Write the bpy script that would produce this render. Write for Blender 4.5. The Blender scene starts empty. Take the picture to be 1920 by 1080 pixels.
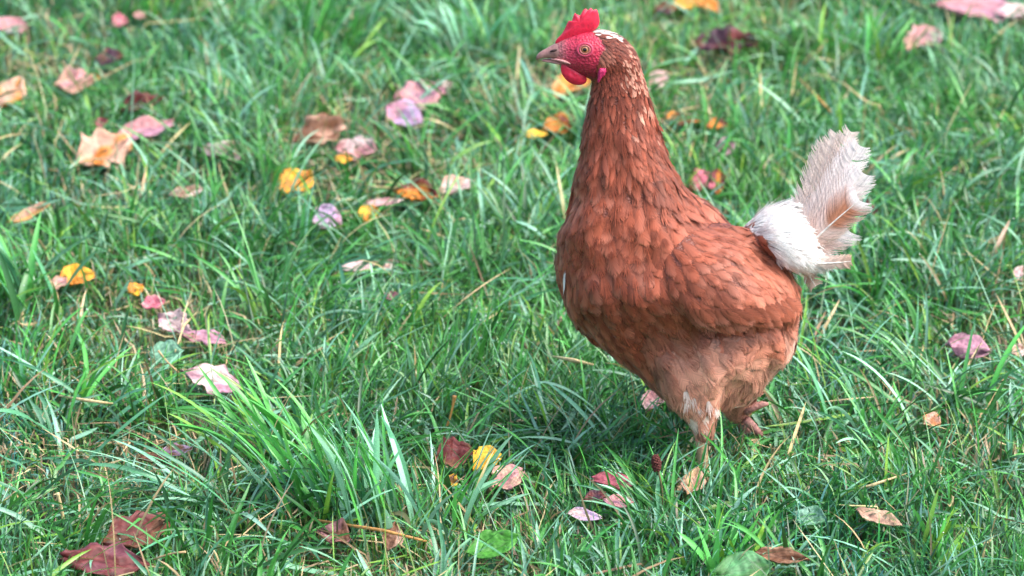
import bpy, bmesh, math, random
import numpy as np
from mathutils import Vector
from mathutils.bvhtree import BVHTree

R = math.radians
rng = np.random.default_rng(11)
random.seed(5)
S = bpy.context.scene
COL = S.collection

# ------------------------------------------------------------------ camera
CAM_H, CAM_D, PITCH, LENS = 1.5, 3.656, R(20.0), 156.0
FPX = 1920 * LENS / 36.0                       # focal length in photograph pixels
cam_data = bpy.data.cameras.new("camera")
cam = bpy.data.objects.new("camera", cam_data)
COL.objects.link(cam)
cam.location = (0, -CAM_D, CAM_H)
cam.rotation_euler = (R(90) - PITCH, 0, 0)
cam_data.lens = LENS
cam_data.sensor_width = 36
cam_data.clip_start = 0.1
cam_data.clip_end = 2000
cam_data.dof.use_dof = True
cam_data.dof.focus_distance = 3.80
cam_data.dof.aperture_fstop = 8.5
S.camera = cam

# ------------------------------------------------------------------ sky and light (bright overcast)
SUN_EL, SUN_AZ = R(55), R(108)                 # to the right of the hen, a little on the camera's side
world = bpy.data.worlds.new("World")
S.world = world
world.use_nodes = True
wn = world.node_tree
sky = wn.nodes.new("ShaderNodeTexSky")
sky.sky_type = 'NISHITA'
sky.sun_disc = False
sky.sun_elevation = SUN_EL
sky.sun_rotation = SUN_AZ
sky.air_density = 1.0
sky.dust_density = 4.0
sky.ozone_density = 1.0
bg = wn.nodes["Background"]
bg.inputs[1].default_value = 0.13
wn.links.new(sky.outputs[0], bg.inputs[0])
sun_data = bpy.data.lights.new("sun", 'SUN')
sun_data.energy = 1.3
sun_data.angle = R(60)
sun_data.color = (0.96, 0.98, 1.0)
sun = bpy.data.objects.new("sun", sun_data)
COL.objects.link(sun)
sd = Vector((math.sin(SUN_AZ) * math.cos(SUN_EL), math.cos(SUN_AZ) * math.cos(SUN_EL), math.sin(SUN_EL)))
sun.rotation_euler = sd.to_track_quat('Z', 'Y').to_euler()
S.view_settings.view_transform = 'Standard'
S.view_settings.look = 'None'
S.view_settings.exposure = 1.7
S.view_settings.gamma = 1.0
S.cycles.max_bounces = 6
S.cycles.diffuse_bounces = 3
S.cycles.transparent_max_bounces = 12
S.cycles.sample_clamp_indirect = 4.0

# ------------------------------------------------------------------ projection helpers
cp, sp = math.cos(PITCH), math.sin(PITCH)
FWD = np.array([0, cp, -sp]); UPV = np.array([0, sp, cp]); RGT = np.array([1.0, 0, 0])
CAMP = np.array([0, -CAM_D, CAM_H])


def ray(px, py):
    return FWD + RGT * (px - 960) / FPX - UPV * (py - 540) / FPX


def P(px, py, y=0.0):
    """where the sight line through a photograph pixel meets the upright plane at depth y"""
    d = ray(px, py)
    return CAMP + d * ((y - CAMP[1]) / d[1])


def G(px, py, z=0.0):
    d = ray(px, py)
    return CAMP + d * ((z - CAMP[2]) / d[2])


def proj(V):
    v = np.asarray(V, float) - CAMP
    w = v @ FWD
    return 960 + FPX * (v @ RGT) / w, 540 - FPX * (v @ UPV) / w


# ------------------------------------------------------------------ numpy noise
def vnoise(x, y, seed=0):
    xi = np.floor(x).astype(np.int64); yi = np.floor(y).astype(np.int64)
    fx = x - xi; fy = y - yi
    fx = fx * fx * (3 - 2 * fx); fy = fy * fy * (3 - 2 * fy)

    def h(a, b):
        n = (a * 374761393 + b * 668265263 + seed * 974711) & 0x7fffffff
        n = ((n ^ (n >> 13)) * 1274126177) & 0x7fffffff
        return ((n ^ (n >> 16)) & 0xffff) / 65535.0
    return (h(xi, yi) * (1 - fx) + h(xi + 1, yi) * fx) * (1 - fy) + (h(xi, yi + 1) * (1 - fx) + h(xi + 1, yi + 1) * fx) * fy


def gz(x, y):
    x = np.asarray(x, float); y = np.asarray(y, float)
    return (vnoise(x * 9, y * 9, 3) - .5) * .018 + (vnoise(x * 3, y * 3, 4) - .5) * .02


# ------------------------------------------------------------------ mesh helpers
def quad_mesh(name, V, Q, col=None, fuv=None, smooth=True):
    me = bpy.data.meshes.new(name)
    V = np.ascontiguousarray(V, dtype=np.float32); Q = np.ascontiguousarray(Q, dtype=np.int32)
    me.vertices.add(len(V)); me.vertices.foreach_set("co", V.ravel())
    me.loops.add(Q.size); me.loops.foreach_set("vertex_index", Q.ravel())
    me.polygons.add(len(Q))
    me.polygons.foreach_set("loop_start", np.arange(0, Q.size, 4, dtype=np.int32))
    if smooth:
        me.polygons.foreach_set("use_smooth", np.ones(len(Q), dtype=bool))
    if col is not None:
        a = me.attributes.new("Col", 'FLOAT_COLOR', 'POINT')
        c4 = np.ones((len(V), 4), dtype=np.float32); c4[:, :3] = col
        a.data.foreach_set("color", c4.ravel())
    if fuv is not None:
        a = me.attributes.new("fuv", 'FLOAT_VECTOR', 'POINT')
        a.data.foreach_set("vector", np.ascontiguousarray(fuv, dtype=np.float32).ravel())
    me.update(calc_edges=True)
    me.validate()
    return me


def link(name, me, mat=None, parent=None):
    o = bpy.data.objects.new(name, me)
    COL.objects.link(o)
    if mat:
        me.materials.append(mat)
    if parent:
        o.parent = parent
        o.matrix_parent_inverse = parent.matrix_basis.inverted()
    return o


def tag(o, label=None, cat=None, group=None, kind=None):
    if label: o["label"] = label
    if cat: o["category"] = cat
    if group: o["group"] = group
    if kind: o["kind"] = kind
    return o


def empty(name, loc):
    o = bpy.data.objects.new(name, None)
    o.empty_display_size = 0.02
    COL.objects.link(o)
    o.location = loc
    return o


def loft_bm(bm, rings):
    """closed tube through the rings (each K x 3), capped with fans"""
    vs = [[bm.verts.new(p) for p in r] for r in rings]
    k = len(vs[0])
    for a, b in zip(vs[:-1], vs[1:]):
        for i in range(k):
            j = (i + 1) % k
            bm.faces.new((a[i], a[j], b[j], b[i]))
    for r, flip in ((vs[0], True), (vs[-1], False)):
        c = bm.verts.new(sum((v.co for v in r), Vector()) / k)
        for i in range(k):
            j = (i + 1) % k
            bm.faces.new((r[j], r[i], c) if flip else (r[i], r[j], c))


def tube_rings(pts, rad, k=10, squash=1.0):
    pts = [Vector(p) for p in pts]
    out = []
    for i, p in enumerate(pts):
        t = (pts[min(i + 1, len(pts) - 1)] - pts[max(i - 1, 0)]).normalized()
        ref = Vector((0, 1, 0)) if abs(t.y) < .9 else Vector((1, 0, 0))
        a = t.cross(ref).normalized(); b = t.cross(a).normalized()
        out.append([p + (a * math.cos(2 * math.pi * q / k) + b * squash * math.sin(2 * math.pi * q / k)) * rad[i] for q in range(k)])
    return out


def bm_mesh(name, bm, smooth=True):
    bmesh.ops.recalc_face_normals(bm, faces=bm.faces)
    me = bpy.data.meshes.new(name)
    bm.to_mesh(me); bm.free()
    if smooth:
        for p in me.polygons: p.use_smooth = True
    return me


def tube_obj(name, pts, rad, mat, parent=None, k=10, squash=1.0):
    bm = bmesh.new()
    loft_bm(bm, tube_rings(pts, rad, k, squash))
    return link(name, bm_mesh(name, bm), mat, parent)


# ------------------------------------------------------------------ materials
def new_mat(name):
    m = bpy.data.materials.new(name)
    m.use_nodes = True
    nt = m.node_tree
    return m, nt, nt.nodes["Principled BSDF"], nt.nodes["Material Output"]


def N(nt, kind, **kw):
    n = nt.nodes.new(kind)
    for k, v in kw.items():
        setattr(n, k, v)
    return n


def blade_mat(name, rough, transl, spec=0.5, vein=0.25):
    m, nt, b, out = new_mat(name)
    at = N(nt, "ShaderNodeAttribute", attribute_name="Col")
    no = N(nt, "ShaderNodeTexNoise"); no.inputs["Scale"].default_value = 220; no.inputs["Detail"].default_value = 2
    mr = N(nt, "ShaderNodeMapRange")
    mr.inputs[1].default_value = .3; mr.inputs[2].default_value = .7
    mr.inputs[3].default_value = 1 - vein; mr.inputs[4].default_value = 1 + vein
    hs = N(nt, "ShaderNodeHueSaturation")
    L = nt.links.new
    L(no.outputs["Fac"], mr.inputs[0]); L(mr.outputs[0], hs.inputs["Value"]); L(at.outputs["Color"], hs.inputs["Color"])
    L(hs.outputs[0], b.inputs["Base Color"])
    b.inputs["Roughness"].default_value = rough
    b.inputs["Specular IOR Level"].default_value = spec
    if transl > 0:
        tr = N(nt, "ShaderNodeBsdfTranslucent")
        mx = N(nt, "ShaderNodeMixShader"); mx.inputs[0].default_value = transl
        L(hs.outputs[0], tr.inputs["Color"]); L(b.outputs[0], mx.inputs[1]); L(tr.outputs[0], mx.inputs[2])
        L(mx.outputs[0], out.inputs["Surface"])
    return m


M_GRASS = blade_mat("grass_blade", .32, .24, .6)
M_STRAW = blade_mat("dead_straw", .6, .12, .35)


def ground_mat():
    m, nt, b, out = new_mat("soil")
    tc = N(nt, "ShaderNodeTexCoord")
    n1 = N(nt, "ShaderNodeTexNoise"); n1.inputs["Scale"].default_value = 14; n1.inputs["Detail"].default_value = 6
    n2 = N(nt, "ShaderNodeTexNoise"); n2.inputs["Scale"].default_value = 160; n2.inputs["Detail"].default_value = 4
    r1 = N(nt, "ShaderNodeValToRGB")
    e = r1.color_ramp.elements
    e[0].position = .35; e[0].color = (.035, .028, .016, 1)
    e[1].position = .65; e[1].color = (.045, .075, .02, 1)
    mx = N(nt, "ShaderNodeMixRGB", blend_type='MULTIPLY'); mx.inputs[0].default_value = .8
    r2 = N(nt, "ShaderNodeValToRGB")
    r2.color_ramp.elements[0].color = (.4, .4, .4, 1); r2.color_ramp.elements[1].color = (1.5, 1.4, 1.2, 1)
    bp = N(nt, "ShaderNodeBump"); bp.inputs["Strength"].default_value = .6; bp.inputs["Distance"].default_value = .006
    L = nt.links.new
    for n in (n1, n2): L(tc.outputs["Object"], n.inputs["Vector"])
    L(n1.outputs["Fac"], r1.inputs[0]); L(n2.outputs["Fac"], r2.inputs[0])
    L(r1.outputs[0], mx.inputs[1]); L(r2.outputs[0], mx.inputs[2]); L(mx.outputs[0], b.inputs["Base Color"])
    L(n2.outputs["Fac"], bp.inputs["Height"]); L(bp.outputs[0], b.inputs["Normal"])
    b.inputs["Roughness"].default_value = .85
    return m


# ------------------------------------------------------------------ the ground: one sheet out to the horizon, fine near the hen
def build_ground():
    a = np.concatenate([-np.geomspace(400, 2.2, 14), np.linspace(-2, 2, 161), np.geomspace(2.2, 400, 14)])
    xs, ys = np.meshgrid(a, a + .6, indexing='ij')
    V = np.stack([xs, ys, gz(xs, ys)], -1).reshape(-1, 3)
    n = len(a)
    i = np.arange(n * n).reshape(n, n)
    Q = np.stack([i[:-1, :-1], i[1:, :-1], i[1:, 1:], i[:-1, 1:]], -1).reshape(-1, 4)
    o = link("ground", quad_mesh("ground", V, Q), ground_mat())
    tag(o, "dark damp soil and moss under the grass", "ground", kind="structure")


build_ground()

# ------------------------------------------------------------------ fallen leaves: table of what lies where
#  name, px, py, w, h, colour, second colour, shape, heading(deg), curl, label
PINK = (.52, .24, .24); MAUVE = (.44, .22, .28); TAN = (.52, .31, .22); ORANGE = (.62, .22, .03); GOLD = (.72, .38, .03)
RED = (.14, .030, .028); PURPLE = (.06, .025, .04); BROWN = (.16, .07, .035); PALE = (.66, .47, .44); ROSE = (.45, .11, .15)
LILAC = (.44, .30, .46); YELLOW = (.78, .48, .04)
LEAVES = [
    (20, 56, 56, 28, MAUVE, PINK, 'o', 10, .5, "mauve leaf cut by the left edge high in the grass"),
    (225, 44, 26, 22, ROSE, PINK, 'o', 30, .8, "tiny rose red leaf in the far left grass"),
    (261, 33, 20, 13, PINK, TAN, 'o', 0, .4, "very small pale pink leaf just behind the tiny rose red one"),
    (205, 112, 46, 28, PURPLE, BROWN, 'o', 15, .7, "blackish purple curled leaf in the far left grass"),
    (14, 175, 52, 52, ORANGE, TAN, 'o', 60, .4, "orange leaf standing at the left edge of the lawn"),
    (140, 158, 62, 40, PINK, TAN, 't', 20, .6, "torn pinkish leaf below the blackish purple one"),
    (175, 147, 22, 14, ORANGE, BROWN, 'o', 0, .5, "small orange scrap touching the torn pinkish leaf"),
    (266, 211, 70, 30, RED, PURPLE, 't', 5, 1.2, "dark maroon curled leaf above a large pink leaf"),
    (268, 258, 96, 34, PINK, MAUVE, 'o', 12, .5, "long pink leaf lying behind the big pink and orange leaf"),
    (190, 297, 96, 72, TAN, ORANGE, 'l', 40, .35, "big leaf half pink half orange on the left lawn"),
    (190, 240, 20, 15, RED, ROSE, 'o', 0, .4, "tiny dark red leaf behind the big pink and orange leaf"),
    (428, 292, 96, 30, PALE, TAN, 't', -15, 1.1, "pale rolled leaf with ribbed edge and a brown spot"),
    (597, 250, 88, 60, TAN, BROWN, 'l', 25, .6, "tan pink lobed leaf with a brown underside edge"),
    (668, 290, 70, 40, PALE, PINK, 't', -25, .9, "pale pink torn leaf in front of the tan lobed leaf"),
    (645, 301, 28, 16, GOLD, ORANGE, 'o', 0, .4, "small golden scrap tucked under the pale pink torn leaf"),
    (553, 341, 56, 46, GOLD, ORANGE, 'o', 55, .5, "golden orange leaf standing alone in the middle lawn"),
    (792, 186, 78, 58, MAUVE, PINK, 'l', 15, .35, "large dusky pink leaf in the grass before the hen's beak"),
    (758, 216, 66, 42, LILAC, MAUVE, 'o', -35, .5, "lilac leaf overlapping the large dusky pink leaf"),
    (833, 165, 26, 15, PALE, TAN, 'o', -20, .5, "small pale leaf right behind the large dusky pink leaf"),
    (1047, 235, 48, 34, ORANGE, RED, 'o', 20, .7, "orange red leaf in front of the hen's neck"),
    (1003, 251, 36, 14, GOLD, YELLOW, 'o', 5, .4, "thin golden leaf beside the orange red one by the neck"),
    (857, 353, 58, 28, PALE, TAN, 'o', 20, .8, "cream pink leaf right of the orange and dark leaf"),
    (780, 368, 68, 32, ORANGE, RED, 't', -10, .8, "orange leaf with a dark burnt top edge in mid lawn"),
    (718, 379, 60, 12, PALE, PINK, 'o', 4, .5, "thin pale leaf touching the orange and dark leaf"),
    (693, 401, 34, 28, ORANGE, GOLD, 'o', 70, .4, "small bright orange leaf below the thin pale leaf"),
    (612, 408, 54, 38, LILAC, MAUVE, 'o', -30, .4, "single lilac leaf in the middle of the lawn"),
    (674, 502, 62, 20, PALE, PALE, 'o', -8, .6, "whitish leaf crossed by grass left of the hen's breast"),
    (727, 504, 20, 12, PALE, TAN, 'o', 0, .5, "tiny whitish scrap beside the whitish leaf"),
    (144, 522, 56, 38, ORANGE, GOLD, 'o', 15, .7, "orange leaf with black spots on the left lawn"),
    (110, 533, 28, 24, PINK, TAN, 'o', 50, .5, "pink leaf tip peeping beside the black spotted orange leaf"),
    (254, 546, 26, 20, ORANGE, GOLD, 'o', 20, .6, "little bright orange scrap right of the spotted leaf"),
    (288, 574, 36, 22, ROSE, PINK, 'o', 25, .5, "rose leaf scrap under grass on the left lawn"),
    (327, 613, 64, 36, PALE, MAUVE, 't', -35, .7, "shredded pale mauve leaf lying in bare straw"),
    (382, 640, 74, 24, MAUVE, PINK, 't', -8, .6, "flat mauve leaf beside the shredded pale one"),
    (392, 717, 92, 54, MAUVE, PALE, 'l', -20, .35, "clean pinkish mauve leaf left of the big grass tuft"),
    (330, 848, 50, 20, LILAC, BROWN, 'o', 10, .5, "small mauve leaf half sunk in the near left grass"),
    (288, 863, 44, 16, BROWN, RED, 'o', 8, .6, "brown leaf beside the half sunk mauve leaf"),
    (248, 1000, 120, 56, RED, BROWN, 'l', 28, .4, "rusty dark red leaf at the bottom left behind a grass blade"),
    (205, 1058, 130, 66, (.17, .05, .065), RED, 'l', 8, .4, "wide maroon purple leaf at the bottom left corner"),
    (852, 852, 66, 44, RED, BROWN, 't', 20, .8, "dark reddish brown leaf in the hollow by the big tuft"),
    (914, 856, 54, 34, YELLOW, GOLD, 'o', 35, .6, "bright yellow leaf beside the dark reddish brown leaf"),
    (845, 900, 26, 22, GOLD, BROWN, 'o', 60, .6, "golden brown scrap between blades below the dark leaf"),
    (628, 1002, 54, 32, (.24, .11, .11), BROWN, 'o', -20, 1.0, "curled mauve brown leaf at the foot of the big tuft"),
    (735, 1000, 34, 40, BROWN, TAN, 'o', 80, .7, "upright brown leaf among the stems of the big tuft"),
    (952, 890, 56, 38, TAN, PINK, 'o', 30, .5, "tan pink leaf in shade right of the yellow leaf"),
    (1152, 895, 70, 26, RED, ROSE, 'o', 5, .7, "dark red leaf in the grass in front of the hen"),
    (1160, 935, 46, 22, MAUVE, PINK, 'o', 10, .6, "mauve pink leaf below the dark red leaf"),
    (1115, 927, 36, 18, RED, PURPLE, 'o', 15, .7, "small blackish red leaf left of the mauve pink leaf"),
    (1095, 961, 54, 18, PALE, LILAC, 'o', -8, .5, "pale lilac leaf nearest the front below the blackish red leaf"),
    (1224, 748, 38, 42, PALE, PINK, 'o', 65, .4, "pale pink leaf standing behind the hen's near leg"),
    (1815, 651, 68, 38, PURPLE, MAUVE, 'o', -12, .5, "dark purple leaf on the right lawn behind the hen"),
    (1362, 86, 100, 44, PURPLE, RED, 't', 12, 1.1, "big blackish curled leaf in the grass behind the hen's head"),
    (1290, 11, 56, 26, ORANGE, GOLD, 'o', 15, .6, "orange leaf near the far edge behind the hen's head"),
    (1328, 15, 40, 20, ORANGE, TAN, 'o', -20, .5, "second orange leaf lying right of its far orange twin"),
    (1250, 17, 40, 18, PURPLE, BROWN, 'o', 0, .7, "small black leaf touching the far orange leaf"),
    (1838, 16, 150, 50, MAUVE, PINK, 'l', -8, .4, "largest far mauve leaf in the top right of the lawn"),
    (1900, 22, 60, 24, PALE, MAUVE, 'o', 20, .5, "pale leaf beside the largest far mauve leaf"),
    (1738, 72, 62, 50, PINK, PALE, 'l', 30, .5, "medium pink leaf below the largest far mauve leaf"),
    (1706, 82, 24, 26, PINK, TAN, 'o', 70, .5, "small pink scrap joined to the medium pink leaf"),
    (1232, 153, 34, 40, PALE, PINK, 'o', 60, .4, "whitish pink leaf just behind the hen's neck"),
    (1075, 160, 56, 56, (.66, .38, .16), ORANGE, 'o', 50, .4, "peach and orange leaf behind the hen's wattle"),
    (1272, 226, 66, 20, ORANGE, BROWN, 't', -8, .6, "thin orange brown leaf behind the hen's nape"),
    (1345, 233, 32, 16, ORANGE, RED, 'o', 0, .6, "little orange scrap right of the thin orange brown leaf"),
    (1318, 345, 44, 36, ROSE, BROWN, 'o', 30, .5, "brick red leaf behind the hen's back"),
    (1345, 345, 22, 42, ORANGE, RED, 'o', 85, .6, "upright orange sliver beside the brick red leaf"),
    (1357, 280, 28, 36, PURPLE, MAUVE, 'o', 80, .6, "small dark purple leaf alone above the hen's back"),
    (1622, 397, 40, 24, PURPLE, RED, 'o', -10, .6, "dark purple leaf peeping out behind the tail feathers"),
    (1917, 517, 26, 26, PINK, PALE, 'o', 70, .4, "pink leaf tip at the right edge of the lawn"),
    (55, 408, 72, 20, (.60, .32, .10), TAN, 'o', 12, .8, "long rolled amber leaf at the left edge"),
    (1910, 655, 24, 20, TAN, PALE, 'o', 20, .5, "tiny tan leaf at the right edge near the dark purple leaf"),
    (350, 361, 56, 18, PALE, TAN, 't', 0, .8, "pale straw coloured leaf scrap in the left middle lawn"),
    (733, 563, 28, 14, (.25, .09, .12), PURPLE, 'o', 0, .5, "tiny dark mauve scrap left of the hen's breast"),
    (1465, 1043, 88, 26, (.45, .25, .14), BROWN, 'o', -12, 1.0, "curled brown leaf at the bottom edge right of the hen"),
    (1648, 975, 74, 24, (.5, .33, .22), TAN, 'o', -22, .7, "dry tan leaf among the near right grass"),
    (1745, 790, 30, 26, (.50, .2, .08), TAN, 'o', 40, .6, "small rusty scrap in the right lawn behind wet blades"),
    (1300, 900, 40, 40, (.48, .3, .16), TAN, 'o', 70, .6, "tan scrap in the grass at the hen's near foot"),
    (430, 546, 44, 44, (.03, .11, .03), (.04, .15, .05), 'g', 70, .3, "dark green rounded weed leaf right of the black spotted orange leaf"),
    (312, 665, 52, 38, (.14, .30, .20), (.08, .22, .12), 'g', 20, .4, "bluish green weed leaf below the shredded pale mauve leaf"),
    (1518, 972, 52, 32, (.16, .32, .22), (.09, .24, .12), 'g', -25, .5, "pale bluish weed leaf in the near right grass"),
    (1395, 1066, 96, 44, (.08, .24, .09), (.05, .16, .04), 'g', 12, .4, "wide pale green weed leaf at the bottom edge"),
    (922, 1018, 84, 40, (.08, .30, .04), (.06, .24, .03), 'g', 18, .5, "bright green broad weed leaf near the front middle"),
    (28, 397, 46, 28, (.12, .27, .18), (.06, .18, .09), 'g', 0, .4, "bluish weed leaf at the left edge beside the amber leaf"),
]
leaf_spots = []
for row in LEAVES:
    g = G(row[0], row[1], .027)
    sc = FPX / float((g - CAMP) @ FWD)
    leaf_spots.append((g[0], g[1], row[2] / sc / 2, max(row[3] / sc / 2 / .5, .008)))
for _x, _y, _w, _h in ((1425, 815, 70, 44), (1330, 880, 40, 30)):     # grass trodden down at the hen's feet
    _g = G(_x, _y, .02); _s = FPX / float((_g - CAMP) @ FWD)
    leaf_spots.append((_g[0], _g[1], _w / _s / 2, _h / _s))
LS = np.array(leaf_spots)


def leaf_mat():
    m, nt, b, out = new_mat("fallen_leaf")
    at = N(nt, "ShaderNodeAttribute", attribute_name="Col")
    uv = N(nt, "ShaderNodeAttribute", attribute_name="fuv")
    n1 = N(nt, "ShaderNodeTexNoise"); n1.inputs["Scale"].default_value = 7; n1.inputs["Detail"].default_value = 5
    wv = N(nt, "ShaderNodeTexWave"); wv.inputs["Scale"].default_value = 2.4; wv.inputs["Distortion"].default_value = 3.5; wv.inputs["Detail Scale"].default_value = 1.5
    r1 = N(nt, "ShaderNodeMapRange"); r1.inputs[1].default_value = .3; r1.inputs[2].default_value = .7
    r1.inputs[3].default_value = .55; r1.inputs[4].default_value = 1.3
    hs = N(nt, "ShaderNodeHueSaturation")
    bp = N(nt, "ShaderNodeBump"); bp.inputs["Strength"].default_value = .2; bp.inputs["Distance"].default_value = .002
    L = nt.links.new
    L(uv.outputs["Vector"], n1.inputs["Vector"]); L(uv.outputs["Vector"], wv.inputs["Vector"])
    L(n1.outputs["Fac"], r1.inputs[0]); 
    r2 = N(nt, "ShaderNodeMapRange"); r2.inputs[1].default_value = 0; r2.inputs[2].default_value = .25; r2.inputs[3].default_value = .90; r2.inputs[4].default_value = 1.0
    mm = N(nt, "ShaderNodeMath", operation='MULTIPLY')
    L(wv.outputs["Fac"], r2.inputs[0]); L(r1.outputs[0], mm.inputs[0]); L(r2.outputs[0], mm.inputs[1])
    L(mm.outputs[0], hs.inputs["Value"]); L(at.outputs["Color"], hs.inputs["Color"])
    L(hs.outputs[0], b.inputs["Base Color"]); L(wv.outputs["Fac"], bp.inputs["Height"]); L(bp.outputs[0], b.inputs["Normal"])
    b.inputs["Roughness"].default_value = .55
    b.inputs["Specular IOR Level"].default_value = .3
    return m


M_LEAF = leaf_mat()


def build_leaf(i, row):
    px, py, w, h, c1, c2, shp, head, curl, label = row
    r = np.random.default_rng(900 + i)
    g = G(px, py, .027)
    sc = FPX / float((g - CAMP) @ FWD)
    tilt = R(r.uniform(18, 36))
    vis = math.sin(PITCH + tilt)
    Lg, Wd = 1.18 * w / sc, 1.15 * h / sc / vis
    if head > 45:                                # length runs away from the camera
        Lg, Wd = 1.15 * h / sc / vis, 1.18 * w / sc
    nv, nu = 15, 11
    v = np.linspace(0, 1, nv); u = np.linspace(-1, 1, nu)
    prof = np.sin(np.pi * np.clip(v, .015, .985) ** .8) ** .75
    if shp == 'l':
        prof = prof * (1 - .30 * np.abs(np.sin(v * np.pi * 3.2 + r.uniform(0, 1))))
    vv, uu = np.meshgrid(v, u, indexing='ij')
    edge = 1 + (r.random((nv, 2)) - .5) * (.5 if shp == 't' else .16)
    half = np.where(uu < 0, edge[:, :1], edge[:, 1:]) * prof[:, None]
    X = (vv - .5) * Lg + (np.abs(uu) * .10 * Lg * (1 if shp != 'l' else 1.6)) - .05 * Lg
    Y = uu * half * Wd * .5 + math.sin(i) * .08 * Wd * np.sin(vv * 3)
    size = min(Lg, Wd)
    Z = curl * size * .30 * (uu ** 2) * prof[:, None] + curl * size * .35 * (vv - .4) ** 2 * (1 if r.random() < .7 else -1)
    Z += (vnoise(vv * 5 + i, uu * 3 + i * 7, 5) - .5) * size * (.14 + .22 * curl)
    Z -= np.exp(-(uu / .16) ** 2) * size * .05
    hd = R(head if head <= 45 else head) + r.uniform(-.15, .15)
    if head > 45: hd = R(head)
    if r.random() < .5: hd += math.pi
    x2 = X * math.cos(hd) - Y * math.sin(hd); y2 = X * math.sin(hd) + Y * math.cos(hd)
    y3 = y2 * math.cos(tilt) - Z * math.sin(tilt); z3 = y2 * math.sin(tilt) + Z * math.cos(tilt)
    rl = r.uniform(-.15, .15)
    x4 = x2 * math.cos(rl) + z3 * math.sin(rl); z4 = -x2 * math.sin(rl) + z3 * math.cos(rl)
    V = np.stack([x4, y3, z4], -1).reshape(-1, 3)
    idx = np.arange(nv * nu).reshape(nv, nu)
    Q = np.stack([idx[:-1, :-1], idx[1:, :-1], idx[1:, 1:], idx[:-1, 1:]], -1).reshape(-1, 4)
    if shp == 't':
        keep = r.random(len(Q)) > .05
        Q = Q[keep]
    mix = np.clip((vnoise(vv * 3.2 + i * 3, uu * 1.8 + i, 8) - .42) * 5, 0, 1)[..., None]
    C = np.array(c1) * (1 - mix) + np.array(c2) * mix
    spots = (vnoise(vv * 9 + i, uu * 6 + i, 21) > (.80 if 'spot' in label else .90))[..., None]
    C = np.where(spots, C * .22, C)
    vein = np.exp(-(uu / .10) ** 2)[..., None]
    C = C * (1 - .25 * vein) * .95
    fuv = np.stack([vv + i, np.abs(uu) + vv * .8, np.full_like(uu, i)], -1).reshape(-1, 3)
    me = quad_mesh("fallen_leaf", V, Q, C.reshape(-1, 3), fuv)
    o = link("weed_leaf" if shp == 'g' else "fallen_leaf", me, M_LEAF)
    so = o.modifiers.new("thickness", 'SOLIDIFY'); so.thickness = .0005
    o.location = (g[0], g[1], g[2] + float(gz(g[0], g[1])) * .5)
    tag(o, label, "leaf", "broad weed leaves in the lawn" if shp == 'g' else "leaves fallen on the lawn")
    if shp == 'l' and w > 85:
        e = np.array([X[0, nu // 2], Y[0, nu // 2], Z[0, nu // 2]])
        pts = []
        for k in range(5):
            q = e + np.array([-k * .10 * Lg, .02 * Lg * k * k * .3, .004 * k])
            xx = q[0] * math.cos(hd) - q[1] * math.sin(hd); yy = q[0] * math.sin(hd) + q[1] * math.cos(hd)
            pts.append((xx, yy * math.cos(tilt) - q[2] * math.sin(tilt), yy * math.sin(tilt) + q[2]))
        p = tube_obj("petiole", pts, [.0011, .0009, .0008, .0008, .0011], M_STRAWSTEM, None, 6)
        p.parent = o


def plain(name, c, rough=.5, spec=.5, noise=0.0, scale=200, sss=0.0, sheen=0.0, bump=0.0):
    m, nt, b, out = new_mat(name)
    b.inputs["Roughness"].default_value = rough
    b.inputs["Specular IOR Level"].default_value = spec
    L = nt.links.new
    tc = N(nt, "ShaderNodeTexCoord")
    no = N(nt, "ShaderNodeTexNoise"); no.inputs["Scale"].default_value = scale; no.inputs["Detail"].default_value = 4
    L(tc.outputs["Object"], no.inputs["Vector"])
    rp = N(nt, "ShaderNodeValToRGB")
    rp.color_ramp.elements[0].position = .3; rp.color_ramp.elements[1].position = .7
    rp.color_ramp.elements[0].color = tuple(x * (1 - noise) for x in c) + (1,)
    rp.color_ramp.elements[1].color = tuple(min(1, x * (1 + noise)) for x in c) + (1,)
    L(no.outputs["Fac"], rp.inputs[0]); L(rp.outputs[0], b.inputs["Base Color"])
    if bump:
        bp = N(nt, "ShaderNodeBump"); bp.inputs["Strength"].default_value = bump; bp.inputs["Distance"].default_value = .001
        L(no.outputs["Fac"], bp.inputs["Height"]); L(bp.outputs[0], b.inputs["Normal"])
    if sss:
        b.inputs["Subsurface Weight"].default_value = sss
        b.inputs["Subsurface Radius"].default_value = (.004, .0015, .001)
        b.inputs["Subsurface Scale"].default_value = 1.0
    if sheen:
        b.inputs["Sheen Weight"].default_value = sheen
    return m


M_STRAWSTEM = plain("dry_stem", (.45, .30, .15), .6, .3, .3)
for i, row in enumerate(LEAVES):
    build_leaf(i, row)


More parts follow.
